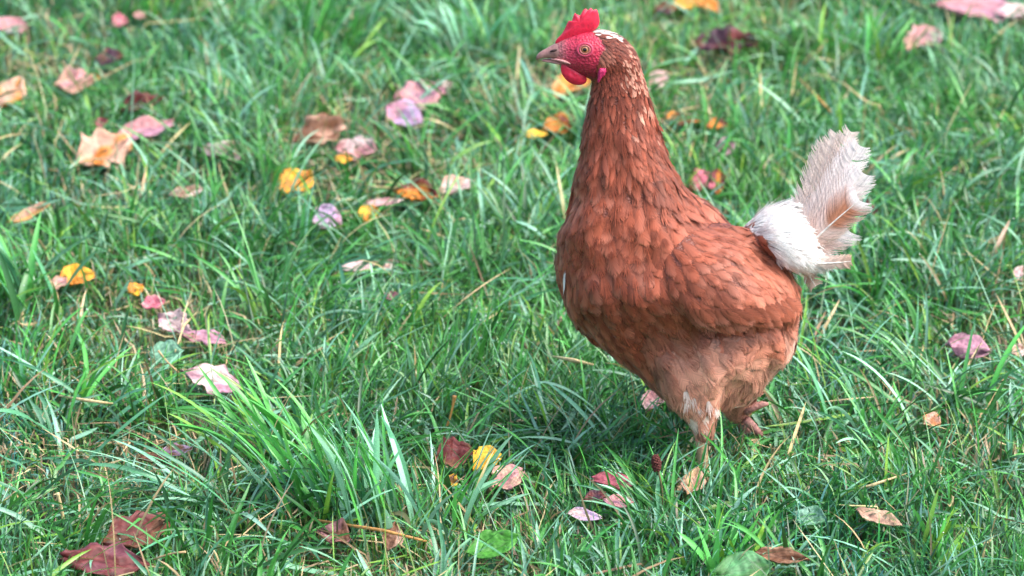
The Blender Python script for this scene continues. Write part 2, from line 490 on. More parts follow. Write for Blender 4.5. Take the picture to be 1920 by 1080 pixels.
# ------------------------------------------------------------------ grass
def blades(root, L, w, phi, th0, bend, twist, col, seg=6, cross=2, floor=.004, basecol=(.20, .19, .08), basemix=.5):
    n = len(L)
    s = np.linspace(0, 1, seg + 1)
    th = th0[:, None] + bend[:, None] * s[None, :] ** 1.4
    th = np.minimum(th, R(108))
    wob = (rng.random((n, 1)) - .5) * 1.1
    ph = phi[:, None] + wob * s[None, :] ** 1.5
    ds = (L / seg)[:, None]
    dx = np.sin(th) * np.cos(ph) * ds; dy = np.sin(th) * np.sin(ph) * ds; dz = np.cos(th) * ds
    z0 = np.zeros((n, 1))
    X = root[:, :1] + np.concatenate([z0, np.cumsum(dx[:, :-1], 1)], 1)
    Y = root[:, 1:2] + np.concatenate([z0, np.cumsum(dy[:, :-1], 1)], 1)
    Z = np.concatenate([z0, np.cumsum(dz[:, :-1], 1)], 1)
    fl = floor + rng.random((n, 1)) * .016
    Z = np.where(s[None, :] > .25, np.maximum(Z, fl), Z) + gz(root[:, 0], root[:, 1])[:, None] - .003
    T = np.stack([np.gradient(X, axis=1), np.gradient(Y, axis=1), np.gradient(Z, axis=1)], -1)
    T /= np.linalg.norm(T, axis=-1, keepdims=True) + 1e-9
    Sd = np.stack([-np.sin(ph), np.cos(ph), np.zeros_like(ph)], -1)
    Nn = np.cross(T, Sd)
    tw = twist[:, None] * s[None, :]
    Sv = Sd * np.cos(tw)[..., None] + Nn * np.sin(tw)[..., None]
    Nv = np.cross(T, Sv)
    prof = np.interp(s, [0, .15, .45, .75, .92, 1], [.55, .8, 1, .8, .42, .06])
    half = (w[:, None] * prof[None, :] * .5)[..., None]
    Cn = np.stack([X, Y, Z], -1)
    c = np.asarray(col)[:, None, :] * np.ones((1, seg + 1, 1))
    bm_ = (np.clip(1 - s / .35, 0, 1) * basemix)[None, :, None]
    c = c * (1 - bm_) + np.array(basecol) * bm_
    c = c * (1 + .18 * s[None, :, None])
    if cross == 2:
        V = np.stack([Cn - Sv * half, Cn + Sv * half], 2)
        CC = np.stack([c, c], 2)
    else:
        dip = half * .35
        V = np.stack([Cn - Sv * half, Cn - Nv * dip, Cn + Sv * half], 2)
        CC = np.stack([c, c * 1.15, c], 2)
    k = V.shape[2]
    idx = np.arange(n * (seg + 1) * k).reshape(n, seg + 1, k)
    Q = np.stack([idx[:, :-1, :-1], idx[:, :-1, 1:], idx[:, 1:, 1:], idx[:, 1:, :-1]], -1).reshape(-1, 4)
    return V.reshape(-1, 3), Q, CC.reshape(-1, 3)


def merge(parts):
    off = 0; Vs, Qs, Cs = [], [], []
    for V, Q, C in parts:
        Vs.append(V); Qs.append(Q + off); Cs.append(C); off += len(V)
    return np.concatenate(Vs), np.concatenate(Qs), np.concatenate(Cs)


PAL = np.array([(.016, .076, .017), (.038, .175, .030), (.070, .285, .056), (.064, .205, .100), (.175, .370, .235),
                (.140, .290, .035), (.40, .31, .16), (.22, .15, .08)])  # pale blue-green blades; the palest also stands in for sky highlights


def palette(n, weights):
    w = np.asarray(weights, float); w /= w.sum()
    c = PAL[rng.choice(len(PAL), n, p=w)]
    return c * rng.uniform(.72, 1.28, (n, 1)) * rng.uniform(.92, 1.08, (n, 3))


def thin_for_leaves(root, L):
    """grass that a fallen leaf has flattened, and low grass on its near side"""
    out = L.copy()
    for x, y, a, b in LS:
        dx = (root[:, 0] - x) / (a * 1.0); dy = (root[:, 1] - y)
        under = (dx ** 2 + (dy / (b * 1.1)) ** 2) < 1
        front = (np.abs(dx) < 1.15) & (dy < 0) & (dy > -b - .075)
        k = rng.random(len(L))
        out = np.where(under & (out > .018), .016, out)
        out = np.where(front & ~under & (k < .80), np.minimum(out, .016 + .15 * np.maximum(0, -dy - b)), out)
    return out


def scatter(density, pad=.16):
    """roots over the lawn: dense in the stretch the photograph shows, thinner around it"""
    x0, x1, y0, y1 = -2.0, 2.0, -1.0, 3.8
    n = int((x1 - x0) * (y1 - y0) * density)
    p = np.stack([rng.uniform(x0, x1, n), rng.uniform(y0, y1, n)], 1)
    half = .43 + (p[:, 1] + .24) * .107 + pad
    inside = (np.abs(p[:, 0]) < half) & (p[:, 1] > -.24 - pad) & (p[:, 1] < 1.50 + pad * 2)
    return p[inside | (rng.random(n) < .2)]


def straw_zone(p):
    """0..1: how far the grass gives way to dry straw and moss at this spot"""
    z = .45 * np.clip((vnoise(p[:, 0] * 5.2, p[:, 1] * 4.2, 31) - .56) * 5, 0, 1)
    for (px, py, rad) in ((300, 640, .12), (90, 860, .12), (300, 900, .11), (720, 1040, .13), (700, 310, .14), (150, 880, .1), (1250, 190, .12), (60, 120, .1)):
        g = G(px, py)
        z = np.maximum(z, np.clip(1.4 - np.hypot(p[:, 0] - g[0], (p[:, 1] - g[1]) * .7) / rad, 0, 1))
    return z


def build_lawn():
    parts = []
    # short turf
    p = scatter(34000)
    n = len(p)
    sz = straw_zone(p)
    low = vnoise(p[:, 0] * 7, p[:, 1] * 7, 12)
    L = rng.uniform(.018, .052, n) * (.6 + .8 * low) * (1 - .35 * sz)
    L = thin_for_leaves(p, L)
    phi = rng.uniform(0, 2 * np.pi, n)
    col = palette(n, [3, 5, 6, 2.5, 3, 1.2, .25, .2])
    tint = vnoise(p[:, 0] * 4, p[:, 1] * 4, 77)[:, None]
    col = col * (1 + (tint - .5) * np.array([1.3, .55, -.2]))
    dry = rng.random(n) < sz * .3
    col[dry] = palette(int(dry.sum()), [0, 0, 0, 0, 0, 1, 3, 3])
    parts.append(blades(p, L, rng.uniform(.0011, .0024, n), phi, np.abs(rng.normal(.35, .3, n)), rng.uniform(.2, 1.4, n),
                        rng.normal(0, .6, n), col, 4, 2))
    # clumps of longer blades, each clump combed its own way
    c = scatter(820)
    keep = rng.random(len(c)) > straw_zone(c) * .75
    c = c[keep]
    m = len(c)
    cnt = rng.integers(7, 26, m)
    ci = np.repeat(np.arange(m), cnt)
    n = len(ci)
    lean = vnoise(c[:, 0] * 4, c[:, 1] * 4, 41) * 9 + rng.normal(0, .9, m)
    tall = .6 + .9 * vnoise(c[:, 0] * 4.3, c[:, 1] * 4.3, 57) + rng.normal(0, .12, m)
    off = rng.normal(0, .013, (n, 2))
    p = c[ci] + off
    phi = np.where(rng.random(n) < .62, lean[ci] + rng.normal(0, .5, n), np.arctan2(off[:, 1], off[:, 0]) + rng.normal(0, .4, n))
    L = rng.uniform(.028, .080, n) * tall[ci]
    L = thin_for_leaves(p, L)
    flop = rng.random(m)[ci]
    th0 = np.abs(rng.normal(.25, .22, n)) + .75 * flop
    bend = rng.uniform(.3, 1.1, n) + 1.0 * flop * rng.random(n)
    wts = np.array([[3, 4, 2, 1, .5, .4, .2, .1], [1, 2, 1, 4, 3.5, .2, .2, .1], [1, 3, 5, .5, .3, 1.4, .1, .1], [2, 3, 3, 2, 2, .6, .3, .2]], float)
    kind = rng.integers(0, 4, m)[ci]
    col = np.zeros((n, 3))
    for k in range(4):
        s = kind == k
        col[s] = palette(int(s.sum()), wts[k])
    w = rng.uniform(.0014, .0038, n) * np.where(rng.random(m) < .3, 1.35, .9)[ci]
    parts.append(blades(p, L, w, phi, th0, bend, rng.normal(0, .9, n), col, 8, 3))
    # long stray blades lying across the rest
    p = scatter(520)
    n = len(p)
    L = thin_for_leaves(p, rng.uniform(.05, .13, n))
    ph = rng.choice([0, np.pi], n) + rng.normal(0, .7, n)
    parts.append(blades(p, L, rng.uniform(.002, .0052, n), ph, rng.uniform(.6, 1.3, n), rng.uniform(.2, 1.0, n), rng.normal(0, .8, n),
                        palette(n, [1, 2, 2, 4, 5, .5, .3, .1]), 9, 3, floor=.012))
    # wispy pale stems
    p = scatter(420)
    n = len(p)
    parts.append(blades(p, rng.uniform(.05, .12, n), rng.uniform(.0007, .0013, n), rng.uniform(0, 6.28, n), rng.uniform(.05, .7, n),
                        rng.uniform(0, .9, n), rng.normal(0, .5, n), palette(n, [1, 1, 2, 2, 3, 2, 1.5, .5]), 6, 2))
    V, Q, C = merge(parts)
    o = link("grass", quad_mesh("grass", V, Q, C), M_GRASS)
    tag(o, "lush wet green lawn grass in uneven clumps", "grass", kind="stuff")
    return V


def build_straw():
    p = scatter(2600)
    sz = straw_zone(p)
    p = p[rng.random(len(p)) < .05 + 1.2 * sz]
    n = len(p)
    a = blades(p, rng.uniform(.02, .085, n), rng.uniform(.0008, .0022, n), rng.uniform(0, 6.28, n), rng.uniform(.9, 1.5, n), rng.uniform(-.3, .7, n),
               rng.normal(0, 1.0, n), palette(n, [0, 0, 0, 0, 0, .8, 5, 3.5]), 5, 2, floor=.010, basemix=.1)
    p = scatter(190)
    n = len(p)
    b = blades(p, rng.uniform(.04, .11, n), rng.uniform(.001, .003, n), rng.uniform(0, 6.28, n), rng.uniform(.3, 1.2, n), rng.uniform(0, 1.1, n),
               rng.normal(0, 1.2, n), palette(n, [0, 0, 0, 0, 0, .8, 5, 1.2]), 6, 3, floor=.016, basemix=.1)
    V, Q, C = merge([a, b])
    o = link("dead_grass", quad_mesh("dead_grass", V, Q, C), M_STRAW)
    tag(o, "straw coloured dead grass matted between the green blades", "dead grass", kind="stuff")


GV = build_lawn()
build_straw()

# ------------------------------------------------------------------ tufts that stand out of the lawn
#  base px, py, spread x px, blades, length m (lo, hi), width mm, lean mean (rad from up), heading (0 right, pi left), fan, palette weights, label
BLUE = [.1, 1.2, 4, 3, 3.2, .4, .15, 0]; DEEP = [4, 5, 2, 1, .5, .2, .1, 0]; FRESH = [0, 1, 5, .5, .3, 2.5, .1, 0]; YEL = [0, .3, 2, 0, 0, 6, .3, 0]
TUFTS = [
    (690, 1000, 150, 96, .075, .140, 5.6, .18, math.pi, .30, BLUE, "big tuft of broad bluish blades at the near middle"),
    (560, 900, 90, 46, .08, .135, 6.0, .45, math.pi, .30, FRESH, "bright green tuft leaning left beside the big bluish tuft"),
    (845, 985, 60, 40, .06, .105, 4.8, .28, 0, .35, BLUE, "pale tuft leaning right at the big tuft's right side"),
    (440, 985, 100, 56, .10, .16, 4.6, .95, math.pi, .30, [1, 2, 1, 4, 3, .2, .1, 0], "long drooping blades spilling left from the big tuft"),
    (870, 700, 75, 60, .05, .085, 3.2, .12, 0, .40, DEEP, "dense dark green tuft in front of the hen's breast"),
    (60, 610, 45, 30, .07, .125, 6.5, .30, math.pi, .22, [3, 3, 1, 3, 1, 0, 0, 0], "tall dark green tuft at the left edge mid lawn"),
    (70, 745, 70, 30, .05, .10, 4.0, .25, 0, .45, FRESH, "bright green tuft low at the left edge"),
    (1345, 1075, 70, 40, .03, .065, 6.0, .22, 0, .42, FRESH, "short broad lime tuft at the bottom edge below the hen"),
    (1750, 1060, 26, 22, .03, .062, 7.0, .15, 0, .30, YEL, "yellowing broad bladed tuft at the bottom right"),
    (470, 350, 95, 64, .06, .10, 3.4, .45, math.pi, .5, DEEP, "dark tuft behind the golden orange leaf"),
    (600, 120, 80, 56, .06, .11, 4.4, .18, 0, .4, [2, 4, 4, 1, 1, .5, 0, 0], "bright upright tuft in the far middle"),
    (890, 120, 110, 60, .07, .12, 4.6, .45, math.pi, .6, [2, 3, 1, 4, 3, .1, 0, 0], "dark tuft with drooping blades left of the hen's head"),
    (285, 60, 70, 44, .06, .10, 4.0, .25, 0, .5, FRESH, "fresh green tuft at the far left"),
    (1590, 130, 90, 56, .05, .09, 3.8, .25, 0, .5, FRESH, "fresh green tuft far behind the tail"),
    (1800, 230, 100, 52, .05, .10, 4.0, .6, math.pi, .6, DEEP, "dark arching tuft in the far right lawn"),
    (1560, 290, 100, 44, .05, .09, 3.6, .4, math.pi, .6, [1, 2, 1, 4, 3, .1, 0, 0], "bluish tuft behind the top of the tail"),
    (1640, 850, 110, 44, .06, .12, 4.0, .75, math.pi, .8, BLUE, "wet bluish blades lying right of the hen's feet"),
    (1320, 960, 120, 60, .05, .10, 2.6, .25, 0, .55, [2, 4, 3, 2, 2, .3, .2, 0], "thin green tuft in front of the hen's feet"),
    (1800, 800, 100, 44, .06, .12, 4.4, .7, 0, .6, DEEP, "dark green tuft at the right lawn near the edge"),
    (1090, 830, 110, 60, .06, .115, 3.4, .7, math.pi, .6, [4, 3, 1, 2, 2, .1, .1, 0], "long dark blades bowing over the hollow before the hen"),
    (160, 800, 100, 40, .07, .13, 4.6, .85, 0, .5, BLUE, "bluish blades arching right in the near left grass"),
    (1215, 840, 60, 34, .05, .09, 3.0, .35, 0, .6, [2, 3, 2, 2, 2, .1, .2, 0], "sparse tuft beside the hen's near leg"),
]


def build_tuft(row):
    px, py, sx, n, l0, l1, wmm, lean, head, fan, wts, label = row
    g = G(px, py)
    sc = FPX / float((g - CAMP) @ FWD)
    off = rng.normal(0, 1, (n, 2)) * np.array([sx / sc * .5, .022])
    root = g[:2] + off
    L = rng.uniform(l0, l1, n)
    phi = np.where(rng.random(n) < .75, head + rng.normal(0, fan * 1.3, n), rng.uniform(0, 6.28, n))
    th0 = np.abs(rng.normal(lean, fan * .6, n)) + np.abs(off[:, 0]) * 2
    col = palette(n, wts) * 1.3
    Lf = np.where(rng.random(n) < .7, L, thin_for_leaves(root, L))
    V, Q, C = blades(root, Lf, rng.uniform(.6, 1.25, n) * wmm / 1000, phi, th0, rng.uniform(.0, .7, n) + lean * .5, rng.normal(0, .7, n), col, 10, 3, basemix=.65)
    base = np.array([g[0], g[1], float(gz(g[0], g[1]))])
    o = link("grass_tuft", quad_mesh("grass_tuft", V - base, Q, C), M_GRASS)
    o.location = base
    tag(o, label, "grass tuft", "tufts of taller grass")
    return V


TV = [build_tuft(t) for t in TUFTS]


# ------------------------------------------------------------------ dew
def build_dew():
    tv = np.concatenate(TV)
    pick = np.concatenate([tv[rng.choice(len(tv), 1100)], GV[rng.choice(len(GV), 5200)]])
    pick = pick[pick[:, 2] > .012]
    n = len(pick)
    r = rng.uniform(.00025, .0007, n)
    a = np.arange(6) * np.pi / 3
    rows = []
    for el, rr in ((-1.35, .22), (-.5, .88), (.35, .94), (1.35, .22)):
        rows.append(np.stack([np.cos(a) * rr, np.sin(a) * rr, np.full(6, math.sin(el))], -1))
    U = np.stack(rows)                                        # 4 x 6 x 3
    V = pick[:, None, None, :] + U[None] * r[:, None, None, None] + np.array([0, 0, .0003])
    i = np.arange(n * 24).reshape(n, 4, 6)
    j = np.roll(i, -1, axis=2)
    Q = np.stack([i[:, :-1], j[:, :-1], j[:, 1:], i[:, 1:]], -1).reshape(-1, 4)
    capt = np.stack([i[:, 3, 0], i[:, 3, 1], i[:, 3, 2], i[:, 3, 3]], -1)
    capt2 = np.stack([i[:, 3, 3], i[:, 3, 4], i[:, 3, 5], i[:, 3, 0]], -1)
    m, nt, b, out = new_mat("water_drop")
    b.inputs["Base Color"].default_value = (.9, .95, .95, 1)  # near-white body colour imitates the sky's glint on the drops
    b.inputs["Roughness"].default_value = .08
    b.inputs["Specular IOR Level"].default_value = 1.0
    b.inputs["Transmission Weight"].default_value = .25
    o = link("dew", quad_mesh("dew", V.reshape(-1, 3), np.concatenate([Q, capt, capt2])), m)
    tag(o, "tiny dew drops beaded along the grass blades", "dew", kind="stuff")


build_dew()


# ------------------------------------------------------------------ small plants and stalks
M_SEED = plain("brown_seed", (.10, .03, .025), .8, .2, .5, 900, bump=1.0)
M_STALK = plain("stalk", (.10, .09, .04), .6, .3, .3)


def seed_head(px, py, root_px, root_py, length, rad, label, tip=None):
    g = G(root_px, root_py)
    root = empty("seed_head_plant", (g[0], g[1], 0))
    b = P(px, py, g[1] + .004)
    d = Vector(b) - Vector((g[0], g[1], 0))
    pts = [Vector((g[0], g[1], 0)) + d * t + Vector((math.sin(t * 3) * .003, 0, 0)) for t in np.linspace(0, 1, 6)]
    tube_obj("stalk", pts, [.0009] * 6, M_STALK, root, 6)
    ax = Vector(tip) if tip else d.normalized()
    bm = bmesh.new()
    r = random.Random(px)
    for k in range(70):
        t = k / 70
        a = k * 2.4
        rr = rad * math.sin(math.pi * (.12 + .8 * t)) ** .6
        side = ax.cross(Vector((0, 1, 0))).normalized(); up = ax.cross(side)
        c = Vector(b) + ax * (t - .3) * length + (side * math.cos(a) + up * math.sin(a)) * rr
        bmesh.ops.create_icosphere(bm, subdivisions=1, radius=rad * r.uniform(.3, .5), matrix=__import__('mathutils').Matrix.Translation(c))
    link("seed_spike", bm_mesh("seed_spike", bm), M_SEED, root)
    tag(root, label, "seed head")


seed_head(1231, 874, 1241, 985, .014, .0034, "dark red seed head on a thin stalk in front of the hen")
seed_head(1730, 425, 1700, 452, .024, .0028, "long brown seed spike bent over in the right lawn", (1, .1, .18))


def stem(pts_px, rad, mat, label, z=(.0, .03)):
    n = len(pts_px)
    out = []
    for i, (px, py, h) in enumerate(pts_px):
        g = G(px, py, h)
        out.append(tuple(g))
    o_base = out[0]
    o = tube_obj("dry_stem", [tuple(np.array(p) - np.array(o_base)) for p in out], rad, mat, None, 7, .6)
    o.location = o_base
    tag(o, label, "stem", "dry stems lying in the grass")


M_STEM = plain("pale_straw", (.55, .43, .22), .5, .4, .35, 300)
M_STEM2 = plain("amber_stem", (.48, .24, .07), .5, .4, .3, 300)


def upright(px0, py0, px1, py1, rad, mat, label, bulge=False):
    g = G(px0, py0)
    b = np.array([g[0], g[1], 0.0])
    e = P(px1, py1, g[1]) - b
    pts = [tuple(e * t + np.array([math.sin(t * 2.5) * .002, 0, 0])) for t in (0, .25, .5, .75, .95, 1)]
    rr = [rad] * 6
    if bulge: rr = [rad, rad, rad * .9, rad, rad * 1.7, rad * 1.9]
    o = tube_obj("dry_stem", pts, rr, mat, None, 7, .6)
    o.location = b
    tag(o, label, "stem", "dry stems in the grass")


upright(124, 1022, 105, 924, .0016, M_STEM, "pale cut straw standing at the near left")
upright(830, 822, 850, 742, .0011, M_STEM2, "thin amber stalk with a thick tip above the dark leaf", True)
stem([(1036, 668, .045), (1075, 676, .05), (1113, 684, .045)], [.0008, .0024, .0008], M_STEM, "flat pale straw below the hen's breast")
stem([(1592, 922, .03), (1640, 908, .045), (1712, 884, .03)], [.0008, .0016, .0006], M_STEM, "long pale straw lying right of the hen's feet")
stem([(1496, 145, .03), (1530, 180, .045), (1562, 215, .03)], [.0012, .002, .0016], M_STEM2, "blurred brown twig in the lawn above the tail")
stem([(590, 975, .03), (720, 995, .035), (800, 1015, .03)], [.0012, .0016, .001], M_STEM2, "russet straw curving round the foot of the big tuft")
stem([(110, 742, .04), (170, 752, .05), (212, 757, .04)], [.0008, .0018, .001], M_STEM, "folded pale straw in the near left grass")
stem([(660, 342, .02), (690, 350, .03), (742, 352, .02)], [.0008, .0014, .001], M_STEM, "pale straw lying above the orange and dark leaf")
stem([(375, 580, .02), (345, 610, .04), (328, 660, .03)], [.0008, .0015, .001], M_STEM, "bent pale straw over the shredded mauve leaf")

# ================================================================== THE HEN
hen = empty("hen", (P(1340, 875)[0], 0, 0))
tag(hen, "rust brown hen with a red comb standing alert in the grass facing left", "hen")

# body outline: photograph row, front edge, back edge, half width (m)
OUT = np.array([
    (92, 1118, 1186, .015), (110, 1112, 1198, .017), (130, 1108, 1208, .019), (160, 1104, 1217, .0205), (200, 1098, 1228, .023),
    (240, 1093, 1239, .027), (290, 1087, 1256, .034), (340, 1072, 1279, .043), (370, 1066, 1304, .050), (400, 1061, 1344, .056),
    (420, 1052, 1382, .060), (441, 1045, 1416, .064), (470, 1041, 1452, .068), (496, 1039, 1480, .071), (526, 1041, 1494, .073),
    (555, 1047, 1503, .069), (596, 1061, 1499, .061), (620, 1080, 1495, .057), (647, 1112, 1492, .053), (673, 1150, 1476, .049),
    (696, 1178, 1452, .045), (715, 1203, 1438, .040), (735, 1232, 1424, .033), (750, 1258, 1408, .026)], float)
INSET = 6.0


def body_bmesh():
    n = 90
    py = np.linspace(OUT[0, 0], OUT[-1, 0], n)
    tl = np.interp(py, OUT[:, 0], OUT[:, 1]) + INSET
    tr = np.interp(py, OUT[:, 0], OUT[:, 2]) - INSET
    ker = np.hanning(9); ker /= ker.sum()
    sm = lambda a: np.convolve(np.pad(a, 4, mode='edge'), ker, mode='valid')
    tl, tr = sm(tl), sm(tr)
    dp = sm(np.interp(py, OUT[:, 0], OUT[:, 3])) - .003
    zs = np.array([P(1250, y)[2] for y in py])
    xl = np.array([P(a, y)[0] for a, y in zip(tl, py)]); xr = np.array([P(a, y)[0] for a, y in zip(tr, py)])
    K = 48
    a = np.arange(K) * 2 * np.pi / K
    ca = np.sign(np.cos(a)) * np.abs(np.cos(a)) ** .92; sa = np.sign(np.sin(a)) * np.abs(np.sin(a)) ** .92

    def rings():
        cx = (xl + xr) / 2; rx = np.maximum((xr - xl) / 2, .004)
        x = cx[:, None] + rx[:, None] * ca
        y = dp[:, None] * sa
        return np.stack([x, y, np.repeat(zs[:, None], K, 1)], -1)
    for it in range(10):
        V = rings()
        qx, qy = proj(V.reshape(-1, 3))
        qx = qx.reshape(n, K); qy = qy.reshape(n, K)
        # silhouette of the quads: interpolate each meridian at the target rows
        L = np.full(n, 1e9); Rr = np.full(n, -1e9)
        for k in range(K):
            xk = np.interp(py, qy[:, k], qx[:, k], left=np.nan, right=np.nan)
            L = np.fmin(L, xk); Rr = np.fmax(Rr, xk)
        dl = np.where(L < 1e8, tl - L, 0); dr = np.where(Rr > -1e8, tr - Rr, 0)
        xl = xl + sm(np.clip(dl, -12, 12)) * .6 / 2139; xr = xr + sm(np.clip(dr, -12, 12)) * .6 / 2139
    bm = bmesh.new()
    loft_bm(bm, rings())

    def ellipse_loft(axis, items):
        rr = []
        for (px, py_, y, r1, r2) in items:
            c = P(px, py_, y)
            if axis == 'z':
                rr.append([(c[0] + r1 * math.cos(t), c[1] + r2 * math.sin(t), c[2]) for t in np.arange(24) * math.pi / 12])
            else:
                rr.append([(c[0], c[1] + r2 * math.cos(t), c[2] + r1 * math.sin(t)) for t in np.arange(24) * math.pi / 12])
        loft_bm(bm, rr)
    k = 1 / 2139
    # head, from the beak base to the nape
    ellipse_loft('x', [(1038, 99, 0, 16 * k, .0055), (1050, 99, 0, 25 * k, .0085), (1066, 99, 0, 33 * k, .0115), (1085, 100, 0, 41 * k, .0145),
                       (1105, 102, 0, 46 * k, .0165), (1125, 104, 0, 48 * k, .0172), (1150, 108, 0, 47 * k, .0172), (1172, 116, 0, 42 * k, .016),
                       (1188, 124, 0, 32 * k, .0135), (1199, 132, 0, 17 * k, .008)])
    # rump bump under the white fluff
    ellipse_loft('x', [(1400, 430, 0, 8 * k, .015), (1425, 432, 0, 30 * k, .030), (1455, 438, 0, 46 * k, .036), (1485, 448, 0, 54 * k, .034),
                       (1510, 462, 0, 46 * k, .027), (1530, 476, 0, 30 * k, .017), (1542, 484, 0, 12 * k, .008)])
    # thighs
    ellipse_loft('z', [(1335, 610, -.036, .050, .026), (1318, 670, -.038, .044, .028), (1300, 725, -.040, .028, .023), (1302, 765, -.041, .0185, .017),
                       (1310, 795, -.042, .0115, .011), (1316, 822, -.042, .0065, .0065)])
    ellipse_loft('z', [(1410, 600, .034, .042, .024), (1400, 680, .038, .026, .024), (1388, 735, .040, .0165, .017), (1386, 768, .042, .0125, .012),
                       (1390, 795, .042, .0062, .006)])
    bmesh.ops.recalc_face_normals(bm, faces=bm.faces)
    return bm


bm = body_bmesh()
tmp_me = bpy.data.meshes.new("tmp"); bm.to_mesh(tmp_me); bm.free()
tmp = bpy.data.objects.new("tmp", tmp_me); COL.objects.link(tmp)
rm = tmp.modifiers.new("r", 'REMESH'); rm.mode = 'VOXEL'; rm.voxel_size = .0022
dg = bpy.context.evaluated_depsgraph_get(); dg.update()
body_me = bpy.data.meshes.new_from_object(tmp.evaluated_get(dg))
bpy.data.objects.remove(tmp)
bm = bmesh.new(); bm.from_mesh(body_me)
for _ in range(6):
    bmesh.ops.smooth_vert(bm, verts=bm.verts, factor=.5, use_axis_x=True, use_axis_y=True, use_axis_z=True)
bm.to_mesh(body_me)
BVH = BVHTree.FromBMesh(bm)
bm.free()
body_me.name = "body"


def nearpix(V):
    """photograph position of a point's twin on the side the camera sees"""
    W = np.array(V, float).reshape(-1, 3).copy()
    W[:, 1] = -np.abs(W[:, 1])
    return proj(W)


def face_edge(py):
    return np.interp(py, [40, 62, 75, 90, 102, 118, 140, 152, 160, 166], [1104, 1112, 1126, 1136, 1127, 1122, 1119, 1112, 1098, 900])


def rump_side(px, py):
    """positive in the white rump"""
    return (px - 1402) * 108 - (py - 408) * 100


CH = np.array
RUST = CH((.255, .060, .028)); DARKRUST = CH((.165, .036, .019)); GINGER = CH((.31, .090, .048)); BUFF = CH((.58, .26, .175))
WHITE = CH((.92, .85, .80)); CREAM = CH((.80, .66, .58))


def region_of(px, py):
    r = np.full(len(px), 'breast', dtype=object)
    r[(py < 258 + (px - 1090) * .72) & (px < 1300)] = 'neck'
    r[(px > 1290 + (py - 420) * .2) & (py < 620)] = 'back'
    r[(py > 610) & (px > 1225 - (py - 610) * .1)] = 'fluff'
    r[(px > 1470) & (py > 590)] = 'fluff'
    r[(py < 172)] = 'head'
    r[(rump_side(px, py) > -1600) & (px > 1390) & (py < 535)] = 'white'
    r[(py < 169) & (px < face_edge(py))] = 'face'
    return r


def tint_of(px, py, reg, rnd):
    c = np.tile(RUST, (len(px), 1))
    t = np.clip((320 - py) / 180, 0, 1)[:, None]
    c = c * (1 - t) + DARKRUST * t
    b = np.clip((px - 1240) / 160, 0, 1)[:, None] * np.clip((620 - py) / 80, 0, 1)[:, None]
    c = c * (1 - b) + GINGER * b
    f = np.clip((py - 600) / 60, 0, 1)[:, None] * np.clip((px - 1180) / 90, 0, 1)[:, None]
    c = c * (1 - f) + BUFF * f
    f = np.clip((px - 1455) / 40, 0, 1)[:, None] * np.clip((py - 585) / 30, 0, 1)[:, None]
    c = c * (1 - f) + CH((.62, .40, .31)) * f
    w = (reg == 'white')
    c[w] = WHITE
    # pale crown and nape flecks
    crown = (reg == 'head') & (py < 66 + (px - 1110) * .18) & (px < 1158)
    c[crown & (rnd > .3)] = CH((.74, .58, .53))
    nape = (reg == 'head') & (px > 1165) & (rnd > .6) | (reg == 'neck') & (px > 1185) & (py < 260) & (rnd > .88)
    c[nape] = CH((.42, .19, .13))
    ear = (np.hypot(px - 1132, py - 105) < 15)
    c[ear] = CH((.30, .10, .065))
    pale = (np.hypot(px - 1296, (py - 738) * .6) < 16) | (np.hypot((px - 1340) - (py - 765) * .5, (py - 765) * .5) < 12)
    c[pale & (rnd > .5)] = CH((.78, .56, .46))
    return c


_co = np.empty(len(body_me.vertices) * 3); body_me.vertices.foreach_get("co", _co); _co = _co.reshape(-1, 3)
_no = np.empty(len(body_me.vertices) * 3); body_me.vertices.foreach_get("normal", _no); _no = _no.reshape(-1, 3)
_px, _py = proj(_co)
_w = np.clip((_py - 170) / 60, 0, 1)[:, None]
_sgn = np.where(_co[:, 1] < 0, 0, 500)
_lump = (vnoise(_px / 46 + _sgn, _py / 62, 61) - .5) * .0075 + (vnoise(_px / 20 + _sgn, _py / 34, 62) - .5) * .0032
_npx, _npy = nearpix(_co)
_dent = .010 * np.exp(-((_npy - 614) / 15) ** 2) * np.clip((_npx - 1295) / 40, 0, 1) * np.clip((1500 - _npx) / 40, 0, 1)   # body pushed in under the wing's edge to deepen the shadow there
_co = _co + _no * (_lump[:, None] * _w - _dent[:, None])
body_me.vertices.foreach_set("co", _co.ravel()); body_me.update()
bm = bmesh.new(); bm.from_mesh(body_me); BVH = BVHTree.FromBMesh(bm); bm.free()
co = np.empty(len(body_me.vertices) * 3); body_me.vertices.foreach_get("co", co)
co = co.reshape(-1, 3)
bx, by = nearpix(co)
reg = region_of(bx, by)
cb = tint_of(bx, by, reg, np.zeros(len(bx))) * .75
FACE = CH((.46, .018, .052))
face = reg == 'face'
cf = np.tile(FACE, (len(bx), 1))
dk = np.clip((by - 110) / 35, 0, 1)[:, None]
cf = cf * (1 - .45 * dk)                         # weaker light on the lower face, painted in as darker skin
lo = np.clip((1085 - bx) / 40, 0, 1)[:, None]
cf = cf * (1 - .5 * lo) + CH((.52, .09, .14)) * .5 * lo
lo = np.clip((1066 - bx) / 16, 0, 1)[:, None]
cf = cf * (1 - .8 * lo) + CH((.38, .15, .14)) * .8 * lo
cb[face] = cf[face]
a = body_me.attributes.new("Col", 'FLOAT_COLOR', 'POINT')
c4 = np.ones((len(cb), 4), dtype=np.float32); c4[:, :3] = cb
a.data.foreach_set("color", c4.ravel())
for p in body_me.polygons: p.use_smooth = True


